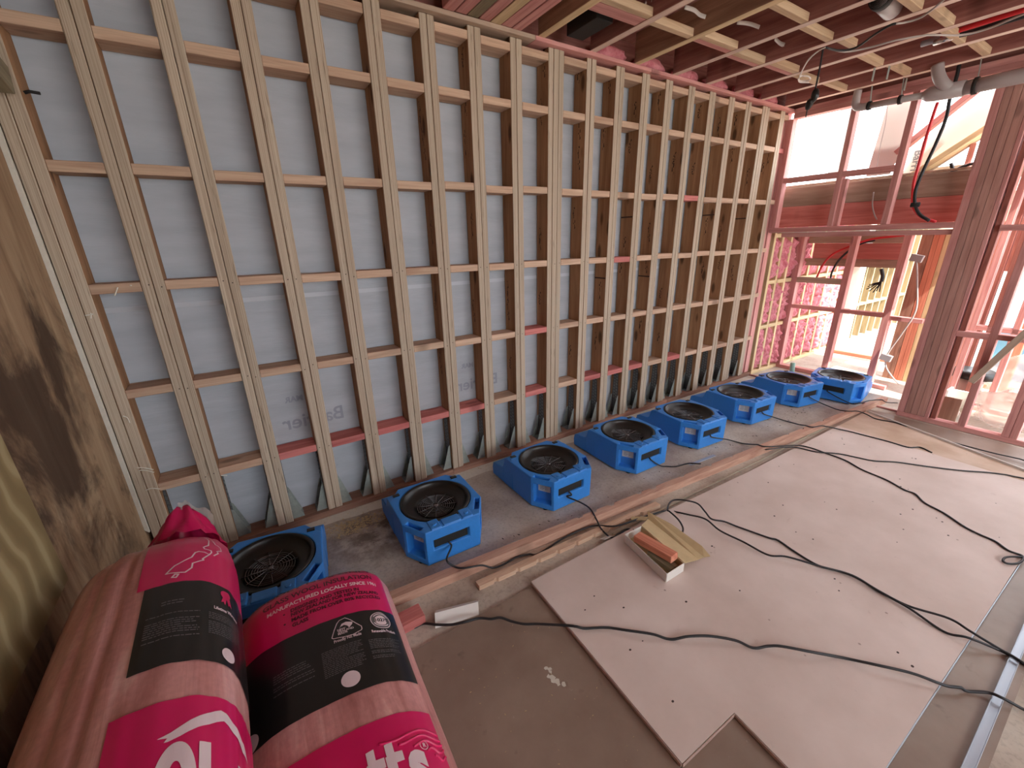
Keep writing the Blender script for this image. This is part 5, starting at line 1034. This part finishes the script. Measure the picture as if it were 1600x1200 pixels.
text_on(2, 'Renewable Product', .016, .4405, .555, O2, blk, 'whiteprint', .0004, fit=.845)
micro(2, .458, .555, .025, .43, 15, O2, blk, 3); micro(2, .462, .548, .495, .885, 13, O2, blk, 4); micro(2, .455, .53, -.43, -.05, 9, O2, blk, 6)
disc_on(2, .586, .25, .0265, O2, blk, 'round_spot', 'whiteprint'); disc_on(2, .607, -.66, .0265, O2, blk, 'round_spot', 'whiteprint')
text_on(2, 'Ba', .19, .945, -.20, O2, lg, 'whiteprint', .008, fit=.205)
for t0 in (.235, .385): poly_on(2, [(.808, t0), (.806, t0 + .066), (.834, t0 + .066), (.836, t0 + .13), (.860, t0 + .13), (.860, t0 + .066), (1.0, t0 + .066), (1.0, t0), (.866, t0), (.866, t0 - .012), (.838, t0 - .012), (.838, t0)], O2, lg, 'letter_t', 'whiteprint')
text_on(2, 's', .20, .945, .535, O2, lg, 'whiteprint', .009, fit=.70)
me_ = text_on(2, 'R', .016, .842, .705, O2, lg, 'whiteprint', .0004); disc_on(2, .837, .715, .0125, O2, lg, 'registered_ring', 'whiteprint', .86)
# crease folds of the film over the logo
for i, (s, a, b_) in enumerate(((.80, .35, .93), (.815, .5, .94), (.83, .62, .945), (.85, .74, .945), (.87, .8, .945))):
    line = [(s + .006 * math.sin(q * .9 + i), a + (b_ - a) * q / 8) for q in range(9)]; pts = [bagpt(BAGS[2], x, t_, .002) for x, t_ in line]
    tube('film_crease', pts, .0035, M['hotpink'], lg, 6, 3)
# flat sealed end fin
V = []; F = []
for i in range(25):
    t_ = -1.05 + 2.1 * i / 24; p = bagpt(BAGS[2], .0, t_, .0); x = .30 + .55 * i / 24
    for j in range(4): V.append((x, -1.080 + .012 * j + .006 * math.sin(i * .9 + j), .258 + .012 * math.sin(i * .7) * (j / 3) + .012 * j))
    if i:
        for j in range(3): k0 = (i - 1) * 4 + j; F.append((k0, k0 + 1, k0 + 5, k0 + 4))
fin = mesh('sealed_end', V, F, M['clear'], B2, True, fix=False)
# ---------------- left bag
B1 = thing('insulation_bag', 'left pink insulation bag lying on top, with an island map outline and a twisted end', 'bag', (.2, -1.7, .5), group='pink wrapped insulation bags')
bag_mesh(1, 'bag', B1)
cl = lambda w: .055
cap = patch(1, 'magenta_band', M['hotpink'], .030, .374, .02, 2.55, O1, B1)
b1o = BAGS[1]
# the left edge of the print follows the film: widen the band slightly toward the black panel
blk = patch(1, 'black_band', M['blackprint'], .374, .667, .10, 2.7, O1, B1)
lg = patch(1, 'logo_panel', M['hotpink'], .7645, 1.27, .035, 2.75, O1, B1)
for i, l_ in enumerate(D['b1']['map']): line_on(1, l_, .0042, O2, cap, 'map_outline', 'whiteprint')
poly_on(1, D['b1']['chev'], O2, lg, 'roof_stroke', 'whiteprint')
def bowl(k, s0, t0, rs, rt, hs, ht, par, name, mat):
    b = BAGS[k]; V = []; F = []; N = 48
    for i in range(N):
        a = 6.2832 * i / N
        for m in range(5):
            w = m / 4; V.append(bagpt(b, s0 + (rs + (hs - rs) * w) * math.sin(a), t0 + (rt + (ht - rt) * w) * math.cos(a), O2))
    for i in range(N):
        for m in range(4): A = i * 5 + m; B = ((i + 1) % N) * 5 + m; F.append((A, B, B + 1, A + 1))
    return mesh(name, V, F, M[mat], par)
bowl(1, .945, .565, .080, .155, .042, .052, lg, 'letter_p', 'whiteprint'); patch(1, 'letter_p_stem', M['whiteprint'], .945, 1.14, .412, .52, O2, lg)
patch(1, 'letter_i', M['whiteprint'], .872, 1.06, .735, .845, O2, lg)
text_on(1, 'nk', .215, 1.06, .868, O2, lg, 'whiteprint', .010, fit=1.52)
disc_on(1, .631, 1.075, .0215, O2, blk, 'round_spot', 'whiteprint')
disc_on(1, .408, 1.04, .0165, O2, blk, 'rosette', 'hotpink'); poly_on(1, [(.418, 1.00), (.446, .965), (.440, 1.005), (.452, 1.03), (.424, 1.055)], O2, blk, 'rosette_tail', 'hotpink'); poly_on(1, [(.420, 1.05), (.452, 1.085), (.444, 1.10), (.452, 1.15), (.420, 1.11)], O2, blk, 'rosette_tail', 'hotpink')
text_on(1, 'Lifetime Warranty', .016, .482, .865, O2, blk, 'whiteprint', .0004, fit=1.30)
micro(1, .500, .592, .175, .70, 12, O2, blk, 8); micro(1, .500, .58, .80, 1.37, 12, O2, blk, 9); micro(1, .452, .482, .305, .545, 3, O2, blk, 10)
# gathered film end
V = []; F = []; N = 36
for i in range(9):
    w = i / 8
    for j in range(N):
        a = 2 * math.pi * j / N; ex = .085 * (1 - w) ** .7 + .04; fo = 1 + .22 * w * math.sin(a * 7) + .06 * math.sin(a * 13 + i)
        c = Vector((.235 + .01 * w, -1.05 + .13 * w, .69 + .115 * w))
        V.append(c + Vector((ex * fo * math.cos(a) * (1.0 - .25 * w), 0.02 * math.sin(a), (.085 * (1 - w) + .028) * fo * math.sin(a))))
    if i:
        for j in range(N): F.append(((i - 1) * N + j, (i - 1) * N + (j + 1) % N, i * N + (j + 1) % N, i * N + j))
F.append(tuple(8 * N + j for j in range(N)))
tw = mesh('gathered_end', V, F, M['hotpink'], B1, True)
V = []; F = []
for i in range(11):
    for j in range(6): V.append((.235 + .0095 * i, -.955 + .018 * j - .004 * i + .006 * math.sin(i * 1.7 + j), .795 + .010 * j - .007 * i + .012 * math.sin(j * 2.1 + i * 1.3)))
    if i:
        for j in range(5): k0 = (i - 1) * 6 + j; F.append((k0, k0 + 1, k0 + 7, k0 + 6))
mesh('clear_film_tail', V, F, M['clear'], tw, True, fix=False)
# ---------------- the bag underneath the left one
B3 = thing('insulation_bag', 'lower pink insulation bag hidden beneath the left one', 'bag', (.1, -1.8, 0), group='pink wrapped insulation bags')
bag_mesh(3, 'bag', B3); patch(3, 'black_band', M['blackprint'], .33, .63, -1.2, 1.2, O1, B3)
bpy.context.view_layer.update()
